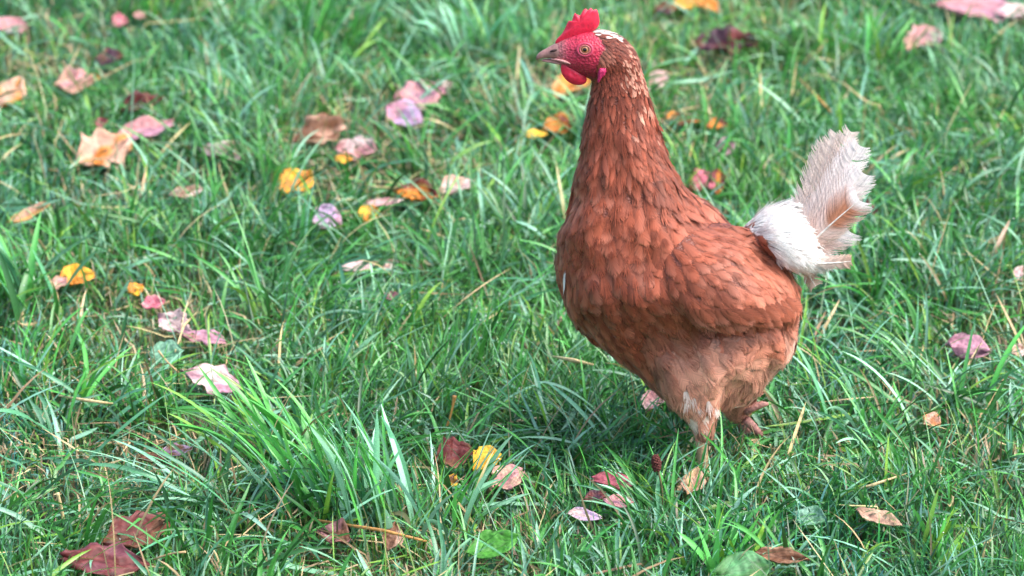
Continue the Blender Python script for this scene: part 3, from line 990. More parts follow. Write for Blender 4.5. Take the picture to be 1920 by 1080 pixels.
def skin_mat():
    m, nt, b, out = new_mat("hen_skin")
    at = N(nt, "ShaderNodeAttribute", attribute_name="Col")
    tc = N(nt, "ShaderNodeTexCoord")
    no = N(nt, "ShaderNodeTexNoise"); no.inputs["Scale"].default_value = 420; no.inputs["Detail"].default_value = 3
    vo = N(nt, "ShaderNodeTexVoronoi"); vo.inputs["Scale"].default_value = 480
    bp = N(nt, "ShaderNodeBump"); bp.inputs["Strength"].default_value = .55; bp.inputs["Distance"].default_value = .0014
    mr = N(nt, "ShaderNodeMapRange"); mr.inputs[1].default_value = .3; mr.inputs[2].default_value = .7
    mr.inputs[3].default_value = .55; mr.inputs[4].default_value = 1.3
    hs = N(nt, "ShaderNodeHueSaturation")
    L = nt.links.new
    L(tc.outputs["Object"], no.inputs["Vector"]); L(tc.outputs["Object"], vo.inputs["Vector"])
    L(no.outputs["Fac"], mr.inputs[0]); L(mr.outputs[0], hs.inputs["Value"]); L(at.outputs["Color"], hs.inputs["Color"])
    L(hs.outputs[0], b.inputs["Base Color"])
    L(vo.outputs["Distance"], bp.inputs["Height"]); L(bp.outputs[0], b.inputs["Normal"])
    b.inputs["Roughness"].default_value = .5
    return m


body = link("body", body_me, skin_mat(), hen)


# ------------------------------------------------------------------ feathers
def feather_mat(name, sheen=.35, transl=.12, soft=False):
    m, nt, b, out = new_mat(name)
    at = N(nt, "ShaderNodeAttribute", attribute_name="Col")
    uv = N(nt, "ShaderNodeAttribute", attribute_name="fuv")       # x across, y along barb, z random
    sx = N(nt, "ShaderNodeSeparateXYZ")
    cb_ = N(nt, "ShaderNodeCombineXYZ")
    no = N(nt, "ShaderNodeTexNoise"); no.inputs["Scale"].default_value = 1.0; no.inputs["Detail"].default_value = 2
    ab = N(nt, "ShaderNodeMath", operation='ABSOLUTE')
    m1 = N(nt, "ShaderNodeMath", operation='MULTIPLY_ADD')         # along - .6*|across|
    m1.inputs[1].default_value = -.55
    m2 = N(nt, "ShaderNodeMath", operation='MULTIPLY'); m2.inputs[1].default_value = 26.0
    m3 = N(nt, "ShaderNodeMath", operation='MULTIPLY'); m3.inputs[1].default_value = 53.0
    mr = N(nt, "ShaderNodeMapRange"); mr.inputs[1].default_value = .25; mr.inputs[2].default_value = .75
    mr.inputs[3].default_value = .72; mr.inputs[4].default_value = 1.28
    hs = N(nt, "ShaderNodeHueSaturation")
    bp = N(nt, "ShaderNodeBump"); bp.inputs["Strength"].default_value = .35; bp.inputs["Distance"].default_value = .0006
    L = nt.links.new
    L(uv.outputs["Vector"], sx.inputs[0])
    L(sx.outputs[0], ab.inputs[0]); L(ab.outputs[0], m1.inputs[0]); L(sx.outputs[1], m1.inputs[2])
    L(m1.outputs[0], m2.inputs[0]); L(sx.outputs[2], m3.inputs[0])
    L(sx.outputs[0], cb_.inputs[0]); L(m2.outputs[0], cb_.inputs[1]); L(m3.outputs[0], cb_.inputs[2])
    L(cb_.outputs[0], no.inputs["Vector"])
    L(no.outputs["Fac"], mr.inputs[0]); L(mr.outputs[0], hs.inputs["Value"]); L(at.outputs["Color"], hs.inputs["Color"])
    L(hs.outputs[0], b.inputs["Base Color"])
    L(no.outputs["Fac"], bp.inputs["Height"]); L(bp.outputs[0], b.inputs["Normal"])
    b.inputs["Roughness"].default_value = .55
    b.inputs["Specular IOR Level"].default_value = .28
    b.inputs["Sheen Weight"].default_value = sheen
    b.inputs["Sheen Roughness"].default_value = .4
    b.inputs["Sheen Tint"].default_value = (1, .8, .75, 1)
    if soft:
        # barbs part and thin out toward the rim of the vane: the web is really open there
        e1 = N(nt, "ShaderNodeMath", operation='MULTIPLY_ADD'); e1.inputs[1].default_value = -1.0; e1.inputs[2].default_value = 1.0     # 1 - |u|
        e2 = N(nt, "ShaderNodeMath", operation='MULTIPLY_ADD'); e2.inputs[1].default_value = -1.6; e2.inputs[2].default_value = 1.6   # 1.6 (1 - v)
        e3 = N(nt, "ShaderNodeMath", operation='MINIMUM')
        e4 = N(nt, "ShaderNodeMath", operation='MULTIPLY_ADD'); e4.inputs[1].default_value = 1.0; e4.inputs[2].default_value = -.5
        e5 = N(nt, "ShaderNodeMath", operation='ADD')
        e6 = N(nt, "ShaderNodeMapRange"); e6.inputs[1].default_value = -.05; e6.inputs[2].default_value = .42
        L(ab.outputs[0], e1.inputs[0]); L(sx.outputs[1], e2.inputs[0]); L(e1.outputs[0], e3.inputs[0]); L(e2.outputs[0], e3.inputs[1])
        L(no.outputs["Fac"], e4.inputs[0]); L(e3.outputs[0], e5.inputs[0]); L(e4.outputs[0], e5.inputs[1]); L(e5.outputs[0], e6.inputs[0])
        L(e6.outputs[0], b.inputs["Alpha"])
    if transl:
        tr = N(nt, "ShaderNodeBsdfTranslucent"); mx = N(nt, "ShaderNodeMixShader"); mx.inputs[0].default_value = transl
        L(hs.outputs[0], tr.inputs["Color"]); L(b.outputs[0], mx.inputs[1]); L(tr.outputs[0], mx.inputs[2])
        L(mx.outputs[0], out.inputs["Surface"])
    return m


M_FEATHER = feather_mat("rust_feather", .16, 0, True)
M_FLUFF = feather_mat("rust_fluff", .16, .12)
M_WHITEF = feather_mat("white_feather", .15, .22)

FLOW = np.array([
    (1130, 62, .9, .3), (1160, 85, .75, .66), (1195, 125, .4, .92), (1150, 150, .15, 1), (1115, 175, 0, 1), (1150, 210, .06, 1), (1105, 230, -.03, 1),
    (1205, 250, .3, .95), (1240, 300, .42, .9), (1105, 320, -.08, 1), (1160, 330, .05, 1), (1080, 400, -.08, 1), (1060, 500, .08, 1), (1078, 585, .35, .94),
    (1120, 650, .6, .8), (1180, 400, .08, 1), (1240, 360, .3, .95), (1300, 390, .72, .70), (1200, 500, .2, .98), (1170, 590, .42, .9), (1230, 570, .6, .8),
    (1380, 430, .8, .6), (1450, 480, .74, .67), (1200, 660, .65, .76), (1300, 655, .72, .69), (1380, 650, .7, .7), (1290, 740, .12, 1), (1310, 800, .1, 1),
    (1385, 740, 0, 1), (1390, 790, .05, 1), (1450, 650, .5, .86), (1485, 560, .45, .9), (1485, 640, .35, .93), (1350, 520, .75, .66), (1440, 545, .66, .75), (1345, 565, .45, .9), (1400, 570, .4, .92), (1455, 575, .55, .83),
    (1300, 480, .66, .75), (1340, 625, .6, .8), (1420, 630, .6, .8), (1440, 425, .95, -.3), (1480, 420, .9, -.42), (1520, 450, .98, -.2), (1490, 480, .92, .4), (1525, 490, .9, .45)], float)


def flow_at(px, py):
    d2 = (px[:, None] - FLOW[:, 0]) ** 2 + (py[:, None] - FLOW[:, 1]) ** 2 + 60
    w = d2 ** -1.6
    f = (w @ FLOW[:, 2:4]) / w.sum(1, keepdims=True)
    return f


def sample_surface(me, dens, rrng):
    """random points on a triangulated copy of a mesh"""
    me.calc_loop_triangles()
    tri = np.empty(len(me.loop_triangles) * 3, dtype=np.int32); me.loop_triangles.foreach_get("vertices", tri)
    v = np.empty(len(me.vertices) * 3); me.vertices.foreach_get("co", v); v = v.reshape(-1, 3)
    t = v[tri.reshape(-1, 3)]
    nn = np.cross(t[:, 1] - t[:, 0], t[:, 2] - t[:, 0]); ar = np.linalg.norm(nn, axis=1) / 2
    n = int(ar.sum() * dens)
    k = rrng.choice(len(t), n, p=ar / ar.sum())
    a, b = rrng.random(n), rrng.random(n)
    s = a + b > 1; a[s] = 1 - a[s]; b[s] = 1 - b[s]
    p = t[k, 0] + (t[k, 1] - t[k, 0]) * a[:, None] + (t[k, 2] - t[k, 0]) * b[:, None]
    return p, nn[k] / (np.linalg.norm(nn[k], axis=1, keepdims=True) + 1e-12)


def poisson(p, r):
    """keep points no closer than r to one another"""
    cell = r
    grid = {}
    keep = []
    r2 = r * r
    ijk = np.floor(p / cell).astype(int)
    for i in range(len(p)):
        a, b, c = ijk[i]
        q = p[i]
        ok = True
        for dx in (-1, 0, 1):
            for dy in (-1, 0, 1):
                for dz in (-1, 0, 1):
                    for j in grid.get((a + dx, b + dy, c + dz), ()):
                        d = p[j] - q
                        if d[0] * d[0] + d[1] * d[1] + d[2] * d[2] < r2:
                            ok = False; break
                    if not ok: break
                if not ok: break
            if not ok: break
        if ok:
            grid.setdefault((a, b, c), []).append(i); keep.append(i)
    return np.array(keep, dtype=int)


def template(kind, r):
    """one feather lying along +x, unit length and unit half width: verts (a, b, h), quads, (u, v)"""
    if kind in ('vane', 'hackle', 'tiny'):
        nv, cols = (8, [-1, -.55, -.08, .08, .55, 1]) if kind != 'tiny' else (5, [-1, -.4, .4, 1])
        v = np.linspace(0, 1, nv)
        if kind == 'hackle' or kind == 'tiny':
            prof = np.interp(v, [0, .2, .5, .8, 1], [.35, .85, 1, .72, .12])
        else:
            prof = np.interp(v, [0, .12, .35, .65, .85, .94, 1], [.3, .7, .95, 1, .80, .50, .12])
        A, B, H, U, W = [], [], [], [], []
        for i in range(nv):
            for c in cols:
                j = (r.random() - .5)
                e = abs(c)
                A.append(v[i] * .93 + .07 * (1 - e) * v[i] - .05 * e * v[i] + j * .05 * e * (v[i] > .3))
                B.append(c * prof[i] * (1 + j * .16 * e))
                H.append(-.30 * e * e * prof[i] + (r.random() - .5) * .05 * e)
                U.append(c); W.append(v[i])
        k = len(cols)
        idx = np.arange(nv * k).reshape(nv, k)
        Q = np.stack([idx[:-1, :-1], idx[1:, :-1], idx[1:, 1:], idx[:-1, 1:]], -1).reshape(-1, 4)
        return np.array([A, B, H]).T, Q, np.array([U, W]).T
    # fluff: a spray of loose barbs
    nb, seg = 13, 4
    V, Q, UV = [], [], []
    for b in range(nb):
        side = (b / (nb - 1) - .5) * 2 + (r.random() - .5) * .2
        ln = r.uniform(.7, 1.05) * (1 - .22 * side * side)
        st = r.uniform(0, .22)
        curl = (r.random() - .5) * .5
        hh = (r.random() - .5) * .5
        wd = r.uniform(.08, .15)
        o = len(V)
        for s in range(seg + 1):
            t = s / seg
            a = st + (ln - st) * t
            c = side * (t ** .8) * .95 + curl * t * t
            wv = wd * (1 - t ** 2 * .85)
            for q in (-1, 1):
                V.append((a, c + q * wv, hh * t - .25 * side * side * t)); UV.append((side, t))
        for s in range(seg):
            Q.append((o + 2 * s, o + 2 * s + 2, o + 2 * s + 3, o + 2 * s + 1))
    return np.array(V), np.array(Q), np.array(UV)


_tr = np.random.default_rng(3)
TEMPL = {k: [template(k, _tr) for _ in range(6)] for k in ('vane', 'hackle', 'tiny', 'fluff')}


def make_feathers(kind, p, nrm, f, Lr, Wr, lift, tint, rnd, bvh, hug, edge_light=1.35, cup=.35, tipmix=0.0):
    """feathers rooted at p, combed along f, draped over bvh; returns V, Q, C, fuv"""
    rr = np.random.default_rng(len(p) + 7)
    t3 = np.stack([f[:, 0], np.zeros(len(p)), -f[:, 1] / cp], -1)
    t3[:, 1] += rr.normal(0, .06, len(p))
    t = t3 - nrm * (t3 * nrm).sum(1, keepdims=True)
    ln = np.linalg.norm(t, axis=1, keepdims=True)
    fb = np.array([.2, 0, -1.0]); fb = fb - nrm * (nrm @ fb)[:, None]
    t = np.where(ln < .25, fb, t); t /= np.linalg.norm(t, axis=1, keepdims=True) + 1e-9
    ang = rr.normal(0, .13, len(p))[:, None]
    s = np.cross(nrm, t)
    t = t * np.cos(ang) + s * np.sin(ang); s = np.cross(nrm, t)
    which = rr.integers(0, 6, len(p))
    out = []
    for w in range(6):
        i = np.nonzero(which == w)[0]
        if not len(i): continue
        T, Q, UV = TEMPL[kind][w]
        n, k = len(i), len(T)
        aL = T[None, :, 0] * Lr[i][:, None]; bW = T[None, :, 1] * Wr[i][:, None] * .5
        h = lift[i][:, None] * (T[None, :, 0] ** 1.3 - .10) + T[None, :, 2] * Wr[i][:, None] * .5 * cup + .0006
        flat = p[i][:, None] + t[i][:, None] * aL[..., None] + s[i][:, None] * bW[..., None]
        V = flat + nrm[i][:, None] * h[..., None]
        if hug > 0:
            fl = flat.reshape(-1, 3); hv = h.reshape(-1)
            q = np.empty_like(fl)
            for j in range(len(fl)):
                loc, nn, _, _ = bvh.find_nearest(fl[j])
                q[j, 0] = loc.x + nn.x * hv[j]; q[j, 1] = loc.y + nn.y * hv[j]; q[j, 2] = loc.z + nn.z * hv[j]
            V = V * (1 - hug) + q.reshape(n, k, 3) * hug
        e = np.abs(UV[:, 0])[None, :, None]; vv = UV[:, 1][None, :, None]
        g = .62 + .45 * vv + (edge_light - 1) * (np.clip(e - .55, 0, 1) * 1.2 * vv + np.clip(vv - .8, 0, 1) * 2.0)  # roots darker than tips: depth between overlapping feathers put into the colour
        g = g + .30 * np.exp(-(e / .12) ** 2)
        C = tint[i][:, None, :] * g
        if tipmix > 0:                              # the ends of many feathers blend to a pinkish buff
            am = tipmix * np.clip(rnd[i] * 1.6 - .5, 0, 1)[:, None, None] * np.clip(vv * 1.5 - .45, 0, 1)
            C = C * (1 - am) + CH((.47, .20, .135)) * am
        C = np.clip(C, 0, .92)
        fu = np.concatenate([np.broadcast_to(UV[None], (n, k, 2)), np.broadcast_to(rnd[i][:, None, None], (n, k, 1))], -1)
        QQ = (Q[None] + (np.arange(n) * k)[:, None, None]).reshape(-1, 4)
        out.append((V.reshape(-1, 3), QQ, C.reshape(-1, 3), fu.reshape(-1, 3)))
    return join4(out)


def join4(parts):
    off = 0; r = [[], [], [], []]
    for V, Q, C, F in parts:
        r[0].append(V); r[1].append(Q + off); r[2].append(C); r[3].append(F); off += len(V)
    return [np.concatenate(x) for x in r]


SPEC = {  # kind, spacing, length, width, lift   (metres)
    'head': ('tiny', .0019, (.006, .010), (.0022, .0034), .0010),
    'neck': ('hackle', .0044, (.017, .027), (.0056, .0084), .0010),
    'breast': ('vane', .0080, (.024, .034), (.0130, .0185), .0012),
    'back': ('vane', .0068, (.022, .034), (.0095, .0140), .0012),
    'fluff': ('vane', .0095, (.032, .048), (.022, .032), .0014),
    'white': ('fluff', .0030, (.016, .030), (.009, .015), .0045)}


def plumage():
    rr = np.random.default_rng(21)
    p, nrm = sample_surface(body_me, 900000, rr)
    px, py = nearpix(p)
    reg = region_of(px, py)
    sets = {'rust': [], 'white': [], 'head': [], 'fluff': []}
    for k, (kind, gap, lr, wr, lift) in SPEC.items():
        i = np.nonzero(reg == k)[0]
        if not len(i): continue
        i = i[poisson(p[i], gap)]
        n = len(i)
        rnd = rr.random(n)
        tint = tint_of(px[i], py[i], reg[i], rnd)
        v = rr.uniform(.72, 1.30, n) if k not in ('white', 'fluff') else rr.uniform(.9, 1.1, n)
        patch = .58 + .84 * vnoise(px[i] / 62, py[i] / 70, 9)
        if k == 'white': patch = 1
        tint = np.clip(tint * (v * patch)[:, None], 0, .9)
        L = rr.uniform(*lr, n); W = rr.uniform(*wr, n)
        if k == 'neck':
            g = np.clip((py[i] - 170) / 160, 0, 1)
            L *= .62 + .45 * g; W *= .60 + .55 * g
        if k == 'breast':
            g = np.clip((py[i] - 290) / 120, 0, 1)
            L *= .8 + .2 * g; W *= .72 + .28 * g
        lf = np.full(n, lift) * rr.uniform(.6, 1.5, n)
        if k == 'neck':                            # the cape of hackles ends in a loose overhanging hem
            hem = np.clip(1 - (258 + (px[i] - 1090) * .72 - py[i]) / 38, 0, 1)
            lf *= 1 + 2.2 * hem; L *= 1 + .25 * hem
        if k == 'back':
            L = np.where(rump_side(px[i], py[i]) > -6000, L * .55, L)
        if k in ('breast', 'back', 'neck'):
            lf *= np.where(rr.random(n) < .07, 2.6, 1)
        f = flow_at(px[i], py[i])
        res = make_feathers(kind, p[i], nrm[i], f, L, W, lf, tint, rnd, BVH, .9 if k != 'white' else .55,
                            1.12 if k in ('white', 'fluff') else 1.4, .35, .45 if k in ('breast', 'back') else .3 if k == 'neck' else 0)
        sets[k if k in sets else 'rust'].append(res)
    V, Q, C, F = join4(sets['rust'])
    link("plumage", quad_mesh("plumage", V, Q, C, F), M_FEATHER, hen)
    # loose afterfeathers that soften the breast and back
    i = np.nonzero((reg == 'breast') | (reg == 'back') | (reg == 'neck'))[0]
    i = i[poisson(p[i], .0105)]
    n = len(i); rnd = rr.random(n)
    tint = tint_of(px[i], py[i], reg[i], rnd) * rr.uniform(.85, 1.35, n)[:, None]
    res = make_feathers('fluff', p[i], nrm[i], flow_at(px[i], py[i]), rr.uniform(.014, .024, n), rr.uniform(.007, .013, n), np.full(n, .0030), tint, rnd, BVH, .9, 1.1)
    i = np.nonzero(reg == 'fluff')[0]
    i = i[poisson(p[i], .0125)]
    n = len(i); rnd = rr.random(n)
    tint = tint_of(px[i], py[i], reg[i], rnd) * (rr.uniform(.8, 1.15, n) * (.75 + .5 * vnoise(px[i] / 40, py[i] / 40, 29)))[:, None]
    res2 = make_feathers('fluff', p[i], nrm[i], flow_at(px[i], py[i]), rr.uniform(.018, .034, n), rr.uniform(.012, .022, n), np.full(n, .0035), tint, rnd, BVH, .9, 1.1)
    V, Q, C, F = join4([res, res2])
    link("down", quad_mesh("down", V, Q, C, F), M_FLUFF, hen)
    loc, nn, _, _ = BVH.ray_cast(Vector(CAMP), Vector(ray(1061, 497)).normalized())
    res = make_feathers('hackle', np.array([loc]), np.array([nn]), np.array([[-.06, 1.0]]), np.array([.030]), np.array([.0042]), np.array([.0042]),
                        CH([(.80, .72, .70)]), np.array([.5]), BVH, .9)
    o = link("pale_feather", quad_mesh("pale_feather", *res), M_FLUFF, hen)
    o["label"] = "single white feather on the breast"
    sp, sn, sf, sl, sw = [], [], [], [], []
    for x, y, fx, ln_ in ((1284, 716, .12, .024), (1292, 724, .12, .026), (1288, 738, .10, .022), (1299, 744, .14, .020), (1327, 742, .30, .022), (1334, 750, .36, .022), (1341, 762, .40, .018)):
        loc, nn, _, _ = BVH.ray_cast(Vector(CAMP), Vector(ray(x, y)).normalized())
        if loc is None: continue
        sp.append(loc); sn.append(nn); sf.append((fx, 1.0)); sl.append(ln_); sw.append(.0075)
    n = len(sp)
    res = make_feathers('fluff', np.array(sp), np.array(sn), np.array(sf), np.array(sl), np.array(sw), np.full(n, .0050), np.tile(CH((.80, .63, .56)), (n, 1)), rr.random(n), BVH, .9, 1.1)
    o = link("pale_down", quad_mesh("pale_down", *res), M_FLUFF, hen)
    o["label"] = "whitish streaks of down on the thigh"
    V, Q, C, F = join4(sets['fluff'])
    link("thigh_fluff", quad_mesh("thigh_fluff", V, Q, C, F), M_FEATHER, hen)
    V, Q, C, F = join4(sets['head'])
    link("head_feathers", quad_mesh("head_feathers", V, Q, C, F), M_FEATHER, hen)
    V, Q, C, F = join4(sets['white'])
    o = link("rump_fluff", quad_mesh("rump_fluff", V, Q, C, F), M_WHITEF, hen)
    o["label"] = "white fluffy rump"


plumage()


# ------------------------------------------------------------------ folded wings
def build_wing():
    poly = [(1236, 500), (1262, 455), (1300, 428), (1350, 418), (1405, 436), (1450, 468), (1480, 508), (1494, 555), (1496, 592), (1450, 598), (1390, 606),
            (1330, 607), (1285, 590), (1250, 556)]
    c = np.array([1375., 525.])
    pa = np.array([(math.atan2(y - c[1], x - c[0]), math.hypot(x - c[0], y - c[1])) for x, y in poly])
    pa = pa[np.argsort(pa[:, 0])]
    nth, nr = 56, 14
    th = np.linspace(-np.pi, np.pi, nth, endpoint=False)
    rad = np.interp(th, np.concatenate([pa[:, 0] - 2 * np.pi, pa[:, 0], pa[:, 0] + 2 * np.pi]), np.tile(pa[:, 1], 3))
    rad = (np.roll(rad, 1) + rad * 2 + np.roll(rad, -1)) / 4
    low = np.clip(np.sin(th) * 1.3 + .25 * np.cos(th), 0, 1)     # lower and rear rim stands off the body
    outer = np.zeros((nr + 1, nth, 3)); inner = np.zeros((nr + 1, nth, 3))
    for j in range(nr + 1):
        r = j / nr
        for k in range(nth):
            q = c + np.array([math.cos(th[k]), math.sin(th[k])]) * rad[k] * r
            hit = None
            for pull in (0, .06, .12, .2, .3):
                qq = q + (c - q) * pull
                d = ray(*qq)
                loc, nn, _, _ = BVH.ray_cast(Vector(CAMP), Vector(d).normalized())
                if loc is not None and nn.y < -.12:
                    hit = loc; hn = nn; break
            if hit is None:
                hit = Vector(P(*q, -.03)); hn = Vector((0, -1, 0))
            base = Vector(P(q[0], q[1], hit.y))
            e = low[k]
            bul = .025 * ((1 - e) * (1 - r * r) + e * (1 - .25 * r ** 3 - .55 * r ** 14))
            outer[j, k] = base + Vector((0, -1, .15)).normalized() * bul
            inner[j, k] = base + Vector((0, 1, 0)) * .004
    bm = bmesh.new()
    vo = [[bm.verts.new(outer[j, k]) for k in range(nth)] for j in range(1, nr + 1)]
    vi = [[bm.verts.new(inner[j, k]) for k in range(nth)] for j in range(1, nr + 1)]
    co_, ci_ = bm.verts.new(outer[0, 0]), bm.verts.new(inner[0, 0])
    for k in range(nth):
        m = (k + 1) % nth
        bm.faces.new((co_, vo[0][k], vo[0][m])); bm.faces.new((ci_, vi[0][m], vi[0][k]))
        for j in range(nr - 1):
            bm.faces.new((vo[j][k], vo[j + 1][k], vo[j + 1][m], vo[j][m]))
            bm.faces.new((vi[j][k], vi[j][m], vi[j + 1][m], vi[j + 1][k]))
        bm.faces.new((vo[-1][k], vi[-1][k], vi[-1][m], vo[-1][m]))
    for _ in range(3):
        bmesh.ops.smooth_vert(bm, verts=bm.verts, factor=.4, use_axis_x=True, use_axis_y=True, use_axis_z=True)
    bmesh.ops.recalc_face_normals(bm, faces=bm.faces)
    bvh = BVHTree.FromBMesh(bm)
    me = bm_mesh("wing", bm)
    rr = np.random.default_rng(8)
    p, nrm = sample_surface(me, 700000, rr)
    px, py = proj(p)
    ok = (nrm[:, 1] < -.1)
    p, nrm, px, py = p[ok], nrm[ok], px[ok], py[ok]
    i = poisson(p, .0072)
    p, nrm, px, py = p[i], nrm[i], px[i], py[i]
    n = len(p)
    rnd = rr.random(n)
    c1 = tint_of(px, py, np.full(n, 'back', dtype=object), rnd)
    dark = np.clip((py - 560) / 50, 0, 1)[:, None] * np.clip((1480 - px) / 60, 0, 1)[:, None]
    c1 = c1 * (1 - .05 * dark)                     # a trace of under-wing shade tinted into the coverts near the lower rim
    c1 = c1 * (rr.uniform(.78, 1.22, n) * (.82 + .36 * vnoise(px / 40, py / 40, 19)))[:, None]
    pale = (np.hypot(px - 1490, py - 585) < 12); c1[pale] = CH((.66, .50, .44))
    big = np.clip((py - 480) / 120 + (px - 1300) / 400, 0, 1)
    L = rr.uniform(.020, .028, n) * (1 + .35 * big); W = rr.uniform(.0100, .0145, n) * (1 + .10 * big)
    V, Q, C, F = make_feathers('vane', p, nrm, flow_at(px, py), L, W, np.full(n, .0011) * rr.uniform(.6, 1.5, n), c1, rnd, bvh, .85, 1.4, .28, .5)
    i = poisson(p, .0115); n = len(i)
    res = make_feathers('fluff', p[i], nrm[i], flow_at(px[i], py[i]), rr.uniform(.014, .024, n), rr.uniform(.007, .012, n), np.full(n, .0026), np.clip(c1[i] * rr.uniform(.9, 1.3, n)[:, None], 0, .9),
                        rnd[i], bvh, .9, 1.1)
    res[3][:, 0] *= .3; res[3][:, 1] *= .6
    V, Q, C, F = join4([(V, Q, C, F), res])
    fme = quad_mesh("coverts", V, Q, C, F)
    # folded flight feathers: the long row that overhangs the thigh along the wing's lower edge
    rp, rn, rf, rl, rw, rc = [], [], [], [], [], []
    for q in range(2):
        for t in np.linspace(0, 1, 20):
            x = 1285 + 185 * t; y = (580 if q == 0 else 592) - 8 * abs(t - .4) - (14 * max(0, t - .75) / .25)
            l_, n_, _, _ = bvh.ray_cast(Vector(CAMP), Vector(ray(x, y)).normalized())
            if l_ is None: continue
            rp.append(l_ + n_ * (.0012 + .0012 * (1 - q))); rn.append(Vector((n_.x * .3, n_.y, n_.z * .15)).normalized()); rf.append((.62 + .2 * t, .72 - .15 * t + .12 * math.sin(t * 9)))
            rl.append(rr.uniform(.020, .028)); rw.append(rr.uniform(.009, .013)); rc.append((GINGER * .5 + RUST * .45) * rr.uniform(.72, 1.12))
    n = len(rp)
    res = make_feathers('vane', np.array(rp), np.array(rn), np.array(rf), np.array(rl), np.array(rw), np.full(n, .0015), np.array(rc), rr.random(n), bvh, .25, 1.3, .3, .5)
    pme = quad_mesh("flight_feathers", *res)
    a = me.attributes.new("Col", 'FLOAT_COLOR', 'POINT')
    cc = np.ones((len(me.vertices), 4), dtype=np.float32); cc[:, :3] = RUST * .6
    a.data.foreach_set("color", cc.ravel())
    w = link("wing", me, body_me.materials[0], hen)
    f = link("coverts", fme, M_FEATHER, w)
    f.matrix_parent_inverse.identity()
    g_ = link("flight_feathers", pme, M_FEATHER, w)
    g_.matrix_parent_inverse.identity()
    w.parent = hen; w.matrix_parent_inverse = hen.matrix_basis.inverted()
    # the far wing is the mirror twin
    for src, par in ((me, None), (fme, 'coverts'), (pme, 'flight_feathers')):
        m2 = src.copy()
        v = np.empty(len(m2.vertices) * 3, dtype=np.float32); m2.vertices.foreach_get("co", v)
        v[1::3] *= -.93; v[2::3] -= .010; m2.vertices.foreach_set("co", v); m2.flip_normals(); m2.update()
        o = bpy.data.objects.new(par or "wing", m2); COL.objects.link(o)
        if par is None:
            o.parent = hen; o.matrix_parent_inverse = hen.matrix_basis.inverted(); w2 = o
        else:
            o.parent = w2


build_wing()


# ------------------------------------------------------------------ tail: separate feathers with real barbs
def tail_feather(b, t, wpx, y0, y1, base_c, tip_c, patch, loose, bow, seed):
    r = np.random.default_rng(seed)
    A = np.array(P(b[0], b[1], y0)); B = np.array(P(t[0], t[1], y1))
    ax = B - A; Ln = np.linalg.norm(ax); ax /= Ln
    side = np.cross(ax, np.array([0, -1.0, 0])); side /= np.linalg.norm(side)
    nr = np.cross(side, ax)
    half = wpx / 2139 / 2

    def spine(v):
        return A + ax * (v * Ln) + side * bow * Ln * (np.sin(v * math.pi) * 1.0) + nr * (.02 * Ln * math.sin(v * 2.5 + seed))
    V, Q, C, F = [], [], [], []
    nb = int(85 * Ln / .1)
    for sd in (-1, 1):
        gap = 0
        for k in range(nb):
            v = .10 + .88 * k / nb
            if gap > 0:
                gap -= 1; continue
            if r.random() < .03 * loose and v < .85: gap = r.integers(1, 4)
            pr = np.interp(v, [.1, .25, .6, .85, .97, 1], [.55, .85, 1, .94, .60, .20]) * half
            ln = pr * (1 + r.normal(0, .02 + .06 * loose))
            fw = ln * (.80 - .35 * max(0., v - .75) / .25) + r.normal(0, .0004 + .0010 * loose)
            root = spine(v)
            w = Ln / nb * r.uniform(1.2, 1.8) * (1 if loose < .5 else .85)
            o = len(V)
            bend = r.normal(0, .0006 + .0012 * loose)
            for s in range(5):
                q = s / 4
                cpos = root + side * sd * ln * (q ** .9) + ax * fw * q ** 1.5 + nr * (-.22 * ln * q * q + bend * q)
                ww = w * (1 - .75 * q ** 3)
                mixv = np.clip(v * 1.05 + .1 * q, 0, 1)
                c = np.array(base_c) * (1 - mixv) + np.array(tip_c) * mixv
                if patch is not None:
                    pc, p0, p1, ps = patch
                    amt = np.clip((v - p0) / .12, 0, 1) * np.clip((p1 - v) / .12, 0, 1) * (1.0 if sd == ps or ps == 0 else .35) * np.clip(1.25 - q * .9, 0, 1)
                    c = c * (1 - amt) + np.array(pc) * amt
                for e in (-.5, .5):
                    V.append(cpos + ax * ww * e); C.append(c * r.uniform(.95, 1.05)); F.append((q * sd, v, seed * .13))
            for s in range(4):
                Q.append((o + 2 * s, o + 2 * s + 2, o + 2 * s + 3, o + 2 * s + 1))
    # shaft
    ks = 12
    o = len(V)
    for k in range(ks + 1):
        v = k / ks
        c = spine(v * .97); rw = .0013 * (1 - v * .8)
        for a in range(6):
            V.append(c + (side * math.cos(a * math.pi / 3) + nr * math.sin(a * math.pi / 3)) * rw); C.append(np.array((.86, .80, .72))); F.append((0, v, .5))
    for k in range(ks):
        for a in range(6):
            a2 = (a + 1) % 6
            Q.append((o + k * 6 + a, o + k * 6 + a2, o + k * 6 + 6 + a2, o + k * 6 + 6 + a))
    link("tail_feather", quad_mesh("tail_feather", np.array(V), np.array(Q), np.array(C), np.array(F)), M_WHITEF, hen)


